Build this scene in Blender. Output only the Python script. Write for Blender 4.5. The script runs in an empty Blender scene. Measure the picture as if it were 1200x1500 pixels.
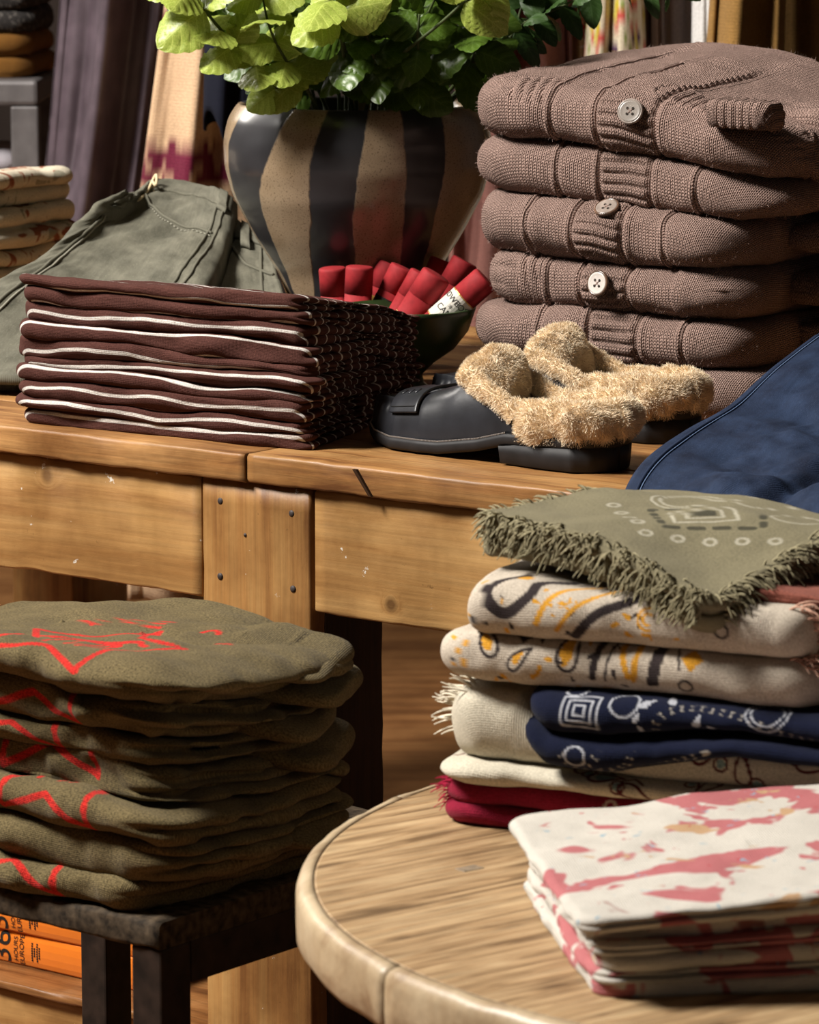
import bpy, math, random
import numpy as np
from mathutils import Vector, Matrix

# ------------------------------------------------------------------ camera, world, lights, exposure
SC = bpy.context.scene
COL = SC.collection
FPX, CAMZ, PITCH = 5800.0, 1.28, math.atan(950 / 5800.0)
cam_d = bpy.data.cameras.new('camera')
cam_d.sensor_fit = 'VERTICAL'; cam_d.sensor_height = 36; cam_d.sensor_width = 36
cam_d.lens = FPX / 1500 * 36
cam_d.clip_start = .05; cam_d.clip_end = 60
cam_d.dof.use_dof = True; cam_d.dof.focus_distance = 3.5; cam_d.dof.aperture_fstop = 17
cam = bpy.data.objects.new('camera', cam_d); COL.objects.link(cam)
cam.location = (0, 0, CAMZ); cam.rotation_euler = (math.pi / 2 - PITCH, 0, 0)
SC.camera = cam

world = bpy.data.worlds.new('world'); SC.world = world; world.use_nodes = True
world.node_tree.nodes['Background'].inputs[0].default_value = (1, .93, .85, 1)
world.node_tree.nodes['Background'].inputs[1].default_value = .05

def area(name, loc, target, sx, sy, power, col):
    l = bpy.data.lights.new(name, 'AREA'); l.shape = 'RECTANGLE'; l.size = sx; l.size_y = sy
    l.energy = power; l.color = col
    o = bpy.data.objects.new(name, l); COL.objects.link(o); o.location = loc
    o.rotation_euler = (Vector(target) - Vector(loc)).to_track_quat('-Z', 'Y').to_euler()
    return o
area('window_daylight', (-2.42, 2.92, 3.45), (0, 3.2, .75), .9, .9, 390, (1, .955, .89))
area('window_daylight_far', (-2.45, 6.2, 2.5), (.3, 5.9, .3), 1.1, 1.1, 75, (1, .94, .86))  # unseen fill lamp added to brighten the floor at the back

SC.view_settings.view_transform = 'Standard'; SC.view_settings.look = 'None'
SC.view_settings.exposure = 0; SC.view_settings.gamma = 1; SC.view_settings.use_curve_mapping = False

# ------------------------------------------------------------------ helpers
R = math.radians
rnd = random.Random(7)
rng = np.random.default_rng(7)

def at(u, v, d):
    """world point at forward distance d (metres along +y) on the ray through pixel u,v"""
    a, b = (u - 600) / FPX, -(v - 750) / FPX
    c, s = math.cos(PITCH), math.sin(PITCH)
    y = c + b * s; z = -s + b * c
    k = d / y
    return Vector((a * k, d, CAMZ + z * k))

def tag(o, label=None, cat=None, group=None, kind=None):
    if label: o['label'] = label
    if cat: o['category'] = cat
    if group: o['group'] = group
    if kind: o['kind'] = kind
    return o

def empty(name, loc=(0, 0, 0), rz=0, label=None, cat=None, group=None):
    o = bpy.data.objects.new(name, None); COL.objects.link(o); o.empty_display_size = .02
    o.location = loc; o.rotation_euler = (0, 0, rz)
    return tag(o, label, cat, group)

def _h(ix, iy, s):
    n = (ix.astype(np.int64) * 374761393 + iy.astype(np.int64) * 668265263 + s * 144269504) & 0xffffffff
    n = ((n ^ (n >> 13)) * 1274126177) & 0xffffffff
    return ((n ^ (n >> 16)) & 0xffff) / 32767.5 - 1
def vn(x, y, s=0):
    x = np.asarray(x, float); y = np.asarray(y, float)
    ix, iy = np.floor(x), np.floor(y); fx, fy = x - ix, y - iy
    fx = fx * fx * fx * (fx * (fx * 6 - 15) + 10); fy = fy * fy * fy * (fy * (fy * 6 - 15) + 10)
    a, b, c, d = _h(ix, iy, s), _h(ix + 1, iy, s), _h(ix, iy + 1, s), _h(ix + 1, iy + 1, s)
    return (a * (1 - fx) + b * fx) * (1 - fy) + (c * (1 - fx) + d * fx) * fy
def fbm(x, y, s=0, o=3):
    t = 0; a = 1
    for i in range(o):
        t = t + a * vn(x * 2 ** i, y * 2 ** i, s + i * 17); a *= .5
    return t

def mesh_np(name, V, Fq, mat=None, uv=None, col=None, parent=None, smooth=True):
    """mesh object from vertex array and an (n,k) face array"""
    V = np.ascontiguousarray(V, np.float32); Fq = np.ascontiguousarray(Fq, np.int32)
    me = bpy.data.meshes.new(name); k = Fq.shape[1]; n = len(Fq)
    me.vertices.add(len(V)); me.vertices.foreach_set('co', V.ravel())
    me.loops.add(n * k); me.loops.foreach_set('vertex_index', Fq.ravel())
    me.polygons.add(n); me.polygons.foreach_set('loop_start', np.arange(0, n * k, k, dtype=np.int32))
    if smooth: me.polygons.foreach_set('use_smooth', np.ones(n, bool))
    if uv is not None:
        l = me.uv_layers.new(name='flat')
        l.data.foreach_set('uv', np.ascontiguousarray(uv[Fq.ravel()], np.float32).ravel())
    if col is not None:
        a = me.color_attributes.new('col', 'FLOAT_COLOR', 'POINT')
        c4 = np.ones((len(V), 4), np.float32); c4[:, :3] = col
        a.data.foreach_set('color', c4.ravel())
    me.update(calc_edges=True); me.validate()
    if mat: me.materials.append(mat)
    o = bpy.data.objects.new(name, me); COL.objects.link(o)
    if parent: o.parent = parent
    return o

class MB:
    """collects polygons of mixed size for one mesh"""
    def __init__(s): s.v = []; s.f = []
    def add(s, v, f):
        b = len(s.v); s.v += [tuple(p) for p in v]; s.f += [tuple(i + b for i in q) for q in f]
        return s
    def box(s, lo, hi, M=None):
        v = [Vector((x, y, z)) for x in (lo[0], hi[0]) for y in (lo[1], hi[1]) for z in (lo[2], hi[2])]
        if M: v = [M @ p for p in v]
        return s.add(v, [(0, 1, 3, 2), (4, 6, 7, 5), (0, 4, 5, 1), (2, 3, 7, 6), (0, 2, 6, 4), (1, 5, 7, 3)])
    def tube(s, pts, r, n=8, caps=True):
        pts = [Vector(p) for p in pts]
        rs = r if isinstance(r, (list, tuple)) else [r] * len(pts)
        v = []; up = Vector((0, 0, 1)); prev = None
        for i, p in enumerate(pts):
            t = (pts[min(i + 1, len(pts) - 1)] - pts[max(i - 1, 0)]).normalized()
            a = prev if prev is not None else (up.cross(t) if abs(t.z) < .95 else Vector((1, 0, 0)).cross(t))
            a = (a - t * a.dot(t)).normalized(); b = t.cross(a); prev = a
            for k in range(n):
                q = 2 * math.pi * k / n
                v.append(p + (a * math.cos(q) + b * math.sin(q)) * rs[i])
        f = []
        for i in range(len(pts) - 1):
            for k in range(n):
                f.append((i * n + k, i * n + (k + 1) % n, (i + 1) * n + (k + 1) % n, (i + 1) * n + k))
        if caps:
            f.append(tuple(range(n - 1, -1, -1))); f.append(tuple(range((len(pts) - 1) * n, len(pts) * n)))
        return s.add(v, f)
    def lathe(s, prof, n=32, M=None):
        v = []
        for r, z in prof:
            for k in range(n):
                q = 2 * math.pi * k / n; p = Vector((r * math.cos(q), r * math.sin(q), z)); v.append(M @ p if M else p)
        f = []
        for i in range(len(prof) - 1):
            for k in range(n):
                f.append((i * n + k, i * n + (k + 1) % n, (i + 1) * n + (k + 1) % n, (i + 1) * n + k))
        f.append(tuple(range(n - 1, -1, -1))); f.append(tuple(range((len(prof) - 1) * n, len(prof) * n)))
        return s.add(v, f)
    def obj(s, name, mat, parent=None, smooth=False, bevel=0, seg=2):
        me = bpy.data.meshes.new(name); me.from_pydata(s.v, [], s.f); me.update()
        if smooth: me.polygons.foreach_set('use_smooth', np.ones(len(me.polygons), bool))
        me.materials.append(mat)
        o = bpy.data.objects.new(name, me); COL.objects.link(o)
        if parent: o.parent = parent
        if bevel:
            b = o.modifiers.new('bevel', 'BEVEL'); b.width = bevel; b.segments = seg; b.limit_method = 'ANGLE'
        return o

def grid_faces(nr, nc, wrap=False):
    i = np.arange(nr - 1)[:, None]; j = np.arange(nc if wrap else nc - 1)[None, :]; k = (j + 1) % nc
    f = np.stack([i * nc + j + 0 * i, (i + 1) * nc + j, (i + 1) * nc + k, i * nc + k + 0 * i], -1)
    return f.reshape(-1, 4)
def grid_normals(P, wrap):
    d0 = np.gradient(P, axis=0)
    if wrap: d1 = np.roll(P, -1, 1) - np.roll(P, 1, 1)
    else: d1 = np.gradient(P, axis=1)
    n = np.cross(d0, d1); n /= np.linalg.norm(n, axis=-1, keepdims=True) + 1e-12
    return n

# ------------------------------------------------------------------ materials
def ND(nt, typ, inp=None, **props):
    n = nt.nodes.new('ShaderNode' + typ)
    for k, v in props.items(): setattr(n, k, v)
    for k, v in (inp or {}).items():
        s = n.inputs[k]
        if isinstance(v, bpy.types.NodeSocket): nt.links.new(v, s)
        else:
            if s.type == 'RGBA' and len(v) == 3: v = (*v, 1)
            s.default_value = v
    return n
def MIX(nt, f, a, b, mode='MIX'):
    return ND(nt, 'Mix', {0: f, 6: a, 7: b}, data_type='RGBA', blend_type=mode, clamp_factor=True).outputs[2]
def MATH(nt, op, a, b=0.0, c=None):
    i = {0: a, 1: b}
    if c is not None: i[2] = c
    return ND(nt, 'Math', i, operation=op).outputs[0]
def RAMP(nt, f, stops, interp='LINEAR'):
    n = ND(nt, 'ValToRGB', {0: f}); r = n.color_ramp; r.interpolation = interp
    while len(r.elements) < len(stops): r.elements.new(.5)
    for e, (p, c) in zip(r.elements, stops):
        e.position = p; e.color = (*c, 1) if len(c) == 3 else c
    return n.outputs[0]
def MAT(name, rough=.8, spec=.3):
    m = bpy.data.materials.new(name); m.use_nodes = True; nt = m.node_tree
    b = nt.nodes['Principled BSDF']; b.inputs['Roughness'].default_value = rough
    b.inputs['Specular IOR Level'].default_value = spec
    return m, nt, b
def BUMP(nt, b, h, strength=.5, dist=.001):
    n = ND(nt, 'Bump', {'Height': h, 'Strength': strength, 'Distance': dist})
    nt.links.new(n.outputs[0], b.inputs['Normal'])
def VEC(nt, kind='UV', scale=(1, 1, 1), loc=(0, 0, 0), rot=(0, 0, 0)):
    t = ND(nt, 'TexCoord')
    return ND(nt, 'Mapping', {'Vector': t.outputs[kind], 'Scale': scale, 'Location': loc, 'Rotation': rot}).outputs[0]
def NOISE(nt, v, scale, detail=3, rough=.5, dist=0, out=0):
    return ND(nt, 'TexNoise', {'Vector': v, 'Scale': scale, 'Detail': detail, 'Roughness': rough, 'Distortion': dist}).outputs[out]
def plain(name, col, rough=.6, spec=.3, metal=0, noise=0, nscale=60, bump=0):
    m, nt, b = MAT(name, rough, spec); b.inputs['Metallic'].default_value = metal
    n = NOISE(nt, VEC(nt, 'Object'), nscale, 4)
    dk = tuple(c * (1 - noise) for c in col); lt = tuple(min(1, c * (1 + noise)) for c in col)
    nt.links.new(RAMP(nt, n, [(.3, dk), (.7, lt)]), b.inputs['Base Color'])
    if bump: BUMP(nt, b, n, bump, .001)
    return m

def fabric(name, col, var=.25, weave=900, sheen=.0, rough=.9, attr=False, stripe=None, fuzz=.3, spots=None, vein=None):
    """woven cloth on the flat cloth coordinates, in metres"""
    m, nt, b = MAT(name, rough, .06); sheen = sheen * .2
    uv = VEC(nt, 'UV')
    big = NOISE(nt, uv, 28, 4, .6); fine = NOISE(nt, uv, 520, 4, .75)
    base = (*col, 1)
    if attr: base = ND(nt, 'Attribute', attribute_name='col').outputs['Color']
    if stripe:
        per, wd, sc, off = stripe
        y = ND(nt, 'SeparateXYZ', {0: uv}).outputs[1]
        q = MATH(nt, 'ABSOLUTE', MATH(nt, 'SUBTRACT', MATH(nt, 'FRACT', MATH(nt, 'ADD', MATH(nt, 'DIVIDE', y, per), off)), .5))
        q = MATH(nt, 'ADD', q, MATH(nt, 'MULTIPLY', MATH(nt, 'SUBTRACT', fine, .5), .012))
        base = MIX(nt, RAMP(nt, q, [(wd / per / 2 * .8, (1, 1, 1)), (wd / per / 2 * 1.25, (0, 0, 0))]), base, (*sc, 1))
    if spots:
        for (scl, lo, hi, c, seed) in spots:
            v2 = VEC(nt, 'UV', loc=(seed, seed * .7, 0))
            n2 = NOISE(nt, v2, scl, 3, .55, .6)
            base = MIX(nt, RAMP(nt, n2, [(lo, (0, 0, 0)), (hi, (1, 1, 1))]), base, (*c, 1))
    base = MIX(nt, 1.0, base, RAMP(nt, big, [(.25, (1 - var,) * 3), (.75, (1, 1, 1))]), 'MULTIPLY')
    base = MIX(nt, 1.0, base, RAMP(nt, fine, [(.36, (1 - fuzz,) * 3), (.62, (1 + fuzz * .35,) * 3)]), 'MULTIPLY')
    nt.links.new(base, b.inputs['Base Color'])
    b.inputs['Sheen Weight'].default_value = sheen; b.inputs['Sheen Roughness'].default_value = .5
    w1 = ND(nt, 'TexWave', {'Vector': uv, 'Scale': weave / 6.283, 'Distortion': .6}, bands_direction='X').outputs[1]
    w2 = ND(nt, 'TexWave', {'Vector': uv, 'Scale': weave / 6.283, 'Distortion': .6}, bands_direction='Y').outputs[1]
    h = MATH(nt, 'ADD', MATH(nt, 'MULTIPLY', MATH(nt, 'ADD', w1, w2), .3), MATH(nt, 'ADD', MATH(nt, 'MULTIPLY', fine, .8), MATH(nt, 'MULTIPLY', big, 1.5)))
    BUMP(nt, b, h, .5, .0015)
    return m

def knit(name, c1, c2, pitch=.0040):
    m, nt, b = MAT(name, .95, .1)
    uv = VEC(nt, 'UV')
    s = ND(nt, 'SeparateXYZ', {0: uv})
    x = MATH(nt, 'ADD', s.outputs[0], MATH(nt, 'MULTIPLY', NOISE(nt, uv, 40, 2), .003))
    fu = MATH(nt, 'PINGPONG', MATH(nt, 'DIVIDE', x, pitch / 2), 1.0)
    vv = MATH(nt, 'ADD', MATH(nt, 'DIVIDE', s.outputs[1], pitch * .75), MATH(nt, 'MULTIPLY', fu, .7))
    fv = MATH(nt, 'SINE', MATH(nt, 'MULTIPLY', vv, 6.283))
    h = MATH(nt, 'ADD', MATH(nt, 'MULTIPLY', MATH(nt, 'SINE', MATH(nt, 'MULTIPLY', fu, 3.1416)), .9), MATH(nt, 'MULTIPLY', fv, .35))
    n = NOISE(nt, uv, 620, 4, .75); big = NOISE(nt, uv, 30, 3)
    hn = MATH(nt, 'ADD', h, MATH(nt, 'MULTIPLY', n, .5))
    c = RAMP(nt, n, [(.38, c2), (.52, tuple((a + d) / 2 for a, d in zip(c1, c2))), (.62, c1)])
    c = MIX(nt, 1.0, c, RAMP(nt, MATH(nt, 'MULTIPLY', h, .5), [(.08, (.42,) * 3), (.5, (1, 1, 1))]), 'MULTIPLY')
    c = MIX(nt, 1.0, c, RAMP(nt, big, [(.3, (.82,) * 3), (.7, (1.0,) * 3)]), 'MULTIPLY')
    nt.links.new(c, b.inputs['Base Color'])
    BUMP(nt, b, hn, 1.0, .0016)
    return m

def wood(name, light, mid, dark, axis=0, seed=0, freq=1.0, rough=.5, chips=0, knots=(), stain=.4, finew=.35, spec=.4):
    m, nt, b = MAT(name, rough, spec)
    sc = [11, 11, 11]; sc[axis] = 1
    v = VEC(nt, 'Object', tuple(sc), (seed, seed * 1.7, seed * .3))
    if knots:
        obj = VEC(nt, 'Object'); kf = None
        for (kx, ky, kz, kr) in knots:
            dd = ND(nt, 'VectorMath', {0: obj, 1: (kx, ky, kz)}, operation='DISTANCE').outputs['Value']
            g = MATH(nt, 'POWER', 2.718, MATH(nt, 'MULTIPLY', MATH(nt, 'POWER', MATH(nt, 'DIVIDE', dd, kr), 2.0), -1.0))
            kf = g if kf is None else MATH(nt, 'MAXIMUM', kf, g)
        v = ND(nt, 'VectorMath', {0: v, 1: ND(nt, 'CombineXYZ', {0: 0.0, 1: MATH(nt, 'MULTIPLY', kf, .35), 2: MATH(nt, 'MULTIPLY', kf, .35)}).outputs[0]}, operation='ADD').outputs[0]
    n1 = NOISE(nt, v, 3.2 * freq, 5, .55, .8)
    sc2 = [260, 260, 260]; sc2[axis] = 6
    n2 = NOISE(nt, VEC(nt, 'Object', tuple(sc2), (seed, 0, 0)), 1.0 * freq, 3, .6)
    n3 = NOISE(nt, VEC(nt, 'Object', (1, 1, 1), (seed, seed, 0)), 9, 5, .6)
    c = RAMP(nt, n1, [(.33, dark), (.46, mid), (.64, light)])
    c = MIX(nt, 1.0, c, RAMP(nt, n2, [(.3, (1 - finew,) * 3), (.6, (1, 1, 1))]), 'MULTIPLY')
    c = MIX(nt, 1.0, c, RAMP(nt, n3, [(.3, (1 - stain, 1 - stain * 1.15, 1 - stain * 1.3)), (.62, (1, 1, 1))]), 'MULTIPLY')
    if knots: c = MIX(nt, RAMP(nt, kf, [(.45, (0, 0, 0)), (.9, (1, 1, 1))]), c, tuple(x * .45 for x in dark) + (1,))
    n4 = NOISE(nt, VEC(nt, 'Object'), 75, 6, .7)
    c = MIX(nt, RAMP(nt, n4, [(.25, (1, 1, 1)), (.34, (0, 0, 0))]), c, tuple(x * .35 for x in dark) + (1,))
    if chips:
        n5 = NOISE(nt, VEC(nt, 'Object', (1, 1, 1), (seed + 3, 0, 0)), 55, 5, .65)
        c = MIX(nt, RAMP(nt, n5, [(1 - chips, (0, 0, 0)), (1 - chips + .02, (1, 1, 1))]), c, (.62, .58, .52, 1))
    nt.links.new(c, b.inputs['Base Color'])
    h = MATH(nt, 'ADD', MATH(nt, 'ADD', n1, MATH(nt, 'MULTIPLY', n2, .5)), MATH(nt, 'MULTIPLY', n4, .5))
    BUMP(nt, b, h, .35, .0015)
    return m

WL, WM, WD = (.50, .245, .075), (.41, .185, .05), (.25, .095, .022)
m_top = wood('honey_wood_top', (.44, .235, .085), (.33, .155, .048), (.17, .068, .02), 0, 1.3, 1.1, .5, .2, stain=.5)
m_top2 = wood('honey_wood_top_b', (.42, .225, .08), (.32, .15, .046), (.16, .062, .018), 0, 5.1, 1.1, .5, .2, stain=.5)
m_apron = wood('pine_apron', (.46, .275, .105), (.40, .22, .075), (.28, .135, .04), 0, 2.2, .8, .5, .31, finew=.18, knots=((-.255, -.011, -.018, .011), (.152, -.011, -.094, .010)), stain=.45)
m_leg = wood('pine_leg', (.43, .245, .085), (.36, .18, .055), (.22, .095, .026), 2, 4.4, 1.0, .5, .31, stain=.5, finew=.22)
m_leg_shaded = wood('dark_leg', (.06, .03, .016), (.04, .019, .01), (.02, .009, .005), 2, 7.7, 1.2, .5)  # side of the post in shade, the shade put into the wood colour
m_shelf = wood('shelf_wood', (.36, .17, .06), (.27, .115, .035), (.13, .05, .015), 0, 8.8, 1.1, .4, .22, stain=.45)
m_round = wood('pale_oak', (.50, .35, .19), (.37, .235, .115), (.15, .085, .036), 0, 3.1, 2.6, .55, stain=.25, finew=.5)
m_rim = wood('pale_rim', (.47, .37, .24), (.40, .30, .185), (.28, .19, .11), 0, 9.1, .6, .42, .26, stain=.3, finew=.12)
m_floor = wood('brown_floor', (.34, .16, .055), (.26, .115, .038), (.15, .06, .018), 0, 6.4, .35, .45, stain=.4)
m_dark = plain('dark_wall', (.028, .021, .018), .9, .1, noise=.3, nscale=3)
m_ceil = plain('ceiling_paint', (.10, .085, .07), .9, .1)
m_nail = plain('rusty_nail', (.05, .04, .038), .6, .4, .4, .4, 300)
m_gouge = plain('dark_gouge', (.03, .014, .006), .9, .1)

# ------------------------------------------------------------------ room
def struct(o): o['kind'] = 'structure'; return o
struct(MB().box((-2.67, -1.5, -.1), (4.5, 8.2, 0)).obj('floor', m_floor))
struct(MB().box((-2.67, 8.2, 0), (4.5, 8.35, 4.0)).obj('wall_back', m_dark))
struct(MB().box((-2.67, -1.5, 4.0), (4.5, 8.35, 4.1)).obj('ceiling', m_ceil))
wx = -2.55
holes = [(2.5, 3.8, 2.45, 3.85), (5.5, 6.9, 1.8, 3.2)]  # second opening is made up to go with the added floor fill
wl = MB(); y0 = -1.5
for (ya, yb, za, zb) in holes:
    wl.box((wx - .12, y0, 0), (wx, ya, 4.0)).box((wx - .12, ya, 0), (wx, yb, za)).box((wx - .12, ya, zb), (wx, yb, 4.0)); y0 = yb
wl.box((wx - .12, y0, 0), (wx, 8.2, 4.0))
struct(wl.obj('wall_left', m_dark))
m_frame = plain('window_paint', (.5, .48, .45), .5); t = .05
for k, (ya, yb, za, zb) in enumerate(holes):
    wf = MB()
    wf.box((wx - .1, ya, za), (wx - .02, ya + t, zb)).box((wx - .1, yb - t, za), (wx - .02, yb, zb)).box((wx - .1, ya + t, za), (wx - .02, yb - t, za + t)).box((wx - .1, ya + t, zb - t), (wx - .02, yb - t, zb))
    wf.box((wx - .08, ya + t, (za + zb) / 2 - .02), (wx - .04, yb - t, (za + zb) / 2 + .02))
    struct(wf.obj('window_%d' % (k + 1), m_frame))  # the farther frame belongs to the made-up opening

# ------------------------------------------------------------------ main table
TZ = .76
TT = R(37.6)
tO = Vector((-.1426, 3.491, 0))
tbl = empty('work_table', tO, -TT, 'long honey coloured wooden work table with nailed centre leg carrying folded clothes', 'table')
def rough_board(name, lo, hi, mat, parent, nz=.0012, res=.012, seed=0, bevel=.004):
    """plank with softened, slightly uneven edges"""
    lo = np.array(lo); hi = np.array(hi); dim = hi - lo; ax = int(np.argmax(dim))
    o1, o2 = [a for a in range(3) if a != ax]
    n = max(3, int(dim[ax] / res)); ts = np.linspace(0, 1, n)
    b = min(bevel, dim[o1] / 3, dim[o2] / 3)
    sec = []
    for cx, cy, a0 in ((1, 1, 0), (-1, 1, 90), (-1, -1, 180), (1, -1, 270)):
        for k in range(4):
            q = R(a0 + 30 * k); sec.append((cx * (dim[o1] / 2 - b) + b * math.cos(q), cy * (dim[o2] / 2 - b) + b * math.sin(q)))
    sec = np.array(sec); m = len(sec)
    P = np.zeros((n, m, 3)); mid = (lo + hi) / 2
    P[:, :, ax] = (lo[ax] + dim[ax] * ts)[:, None]
    ww = vn(ts[:, None] * dim[ax] * 28, np.arange(m)[None, :] * .35, seed) * nz + vn(ts[:, None] * dim[ax] * 90, np.arange(m)[None, :] * .5, seed + 5) * nz * .5
    sn = sec / np.linalg.norm(sec, axis=1, keepdims=True)
    P[:, :, o1] = mid[o1] + sec[None, :, 0] + ww * np.sign(sec[None, :, 0]) * (np.abs(sn[None, :, 0]) > .02)
    P[:, :, o2] = mid[o2] + sec[None, :, 1] + ww * np.sign(sec[None, :, 1])
    F = [tuple(f) for f in grid_faces(n, m, True)]
    if ax == 1: F = [f[::-1] for f in F]
    F += [tuple(range(m)), tuple(range((n - 1) * m, n * m))[::-1]]
    me = bpy.data.meshes.new(name); me.from_pydata(P.reshape(-1, 3).tolist(), [], F); me.update()
    import bmesh
    bm = bmesh.new(); bm.from_mesh(me); bmesh.ops.recalc_face_normals(bm, faces=bm.faces); bm.to_mesh(me); bm.free()
    me.polygons.foreach_set('use_smooth', np.array([len(p.vertices) == 4 for p in me.polygons]))
    me.materials.append(mat)
    o = bpy.data.objects.new(name, me); COL.objects.link(o); o.parent = parent
    return o
ytop = 0
rows = [(0, .13), (.132, .29), (.292, .45), (.452, .61), (.612, .77), (.772, .92)]
for i, (a, b) in enumerate(rows):
    if i == 0:
        rough_board('tabletop_board', (-1.1, a, TZ - .026), (-.006, b, TZ), m_top, tbl, .0007, .008, 1, .0032)
        rough_board('tabletop_board', (-.0045, a + .0015, TZ - .026), (1.25, b, TZ), m_top2, tbl, .0007, .008, 2, .0032)
    else:
        rough_board('tabletop_board', (-1.1, a, TZ - .026), (1.25, b, TZ), (m_top, m_top2)[i % 2], tbl, .0006, .03, 3 + i)
# aprons and legs
AZ = TZ - .137
def apron(x0, x1, seed):
    ob = rough_board('apron_board', (x0, -.011, -.111), (x1, .011, -.001), m_apron, tbl, .001, .012, seed, .003)
    ob.location = ((0, .021, TZ - .026)); return ob
apron(-1.06, -.0655, 21); apron(.0665, 1.2, 22)
def leg(x0, x1, y0, y1, mat, z1, s):
    lg = rough_board('leg', (x0, y0, 0), (x1, y1, z1), mat, tbl, .0007, .02, s, .003)
    return lg
leg(-.063, .063, .008, .03, m_leg, TZ - .027, 31)
leg(-.062, .062, .0305, .115, m_leg_shaded, TZ - .027, 32)
leg(-.05, .05, .80, .90, m_leg_shaded, TZ - .027, 33)
for xx in (-1.05, 1.09): leg(xx, xx + .1, .008, .1, m_leg, TZ - .027, 34); leg(xx, xx + .1, .8, .9, m_leg, TZ - .027, 35)
rough_board('apron_board', (-.94, .86, AZ), (1.08, .88, TZ - .027), m_leg_shaded, tbl, .0005, .05, 40)
for (nx, nz_) in ((-.041, -.047), (.042, -.05), (-.042, -.116), (.043, -.118), (-.012, -.075)):
    k = .0032 if nx != -.012 else .0018
    MB().lathe([(0.0001, -.002), (k, -.002), (k, .0004), (k * .6, .0012), (.0001, .0014)], 12, Matrix.Translation((nx, .0078, TZ + nz_)) @ Matrix.Rotation(R(90), 4, 'X')).obj('nail', m_nail, tbl, True)
g = MB(); g.add([(.118, -.0016, TZ - .002), (.122, -.0016, TZ - .002), (.139, -.0016, TZ - .0245), (.136, -.0016, TZ - .0245), (.118, .003, TZ - .002), (.122, .003, TZ - .002), (.139, .003, TZ - .0245), (.136, .003, TZ - .0245)], [(0, 3, 2, 1), (4, 5, 6, 7), (0, 1, 5, 4), (1, 2, 6, 5), (2, 3, 7, 6), (3, 0, 4, 7)])
g.obj('crack', m_gouge, tbl)
# lower shelf
SZ = .215
for i, (a, b) in enumerate(((.012, .16), (.163, .32), (.323, .48), (.483, .64))):
    rough_board('shelf_board', (-1.04, a, SZ - .008), (-.064 if i == 0 else 1.08, b, SZ), m_shelf, tbl, .0012, .014, 50 + i)
rough_board('shelf_rail', (-1.04, .02, SZ - .075), (-.064, .04, SZ - .0085), m_apron, tbl, .001, .014, 57)

# ------------------------------------------------------------------ cloth slab generator
def outline(L, W, rc, res):
    """rounded rectangle, counter-clockwise; res = spacing for front, right, back, left"""
    pts, nor = [], []
    cs = [(L / 2 - rc, -W / 2 + rc), (L / 2 - rc, W / 2 - rc), (-L / 2 + rc, W / 2 - rc), (-L / 2 + rc, -W / 2 + rc)]
    segs = [((-L / 2 + rc, -W / 2), (L / 2 - rc, -W / 2), (0, -1)), ((L / 2, -W / 2 + rc), (L / 2, W / 2 - rc), (1, 0)),
            ((L / 2 - rc, W / 2), (-L / 2 + rc, W / 2), (0, 1)), ((-L / 2, W / 2 - rc), (-L / 2, -W / 2 + rc), (-1, 0))]
    for k, (a, b, n) in enumerate(segs):
        ln = math.hypot(b[0] - a[0], b[1] - a[1]); m = max(3, int(ln / res[k]))
        for i in range(m):
            t = i / m; pts.append((a[0] + (b[0] - a[0]) * t, a[1] + (b[1] - a[1]) * t)); nor.append(n)
        c = cs[k]; a0 = -90 + 90 * k; mm = 9
        for i in range(mm):
            q = R(a0 + 90 * i / mm); pts.append((c[0] + rc * math.cos(q), c[1] + rc * math.sin(q))); nor.append((math.cos(q), math.sin(q)))
    return np.array(pts), np.array(nor)

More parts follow.
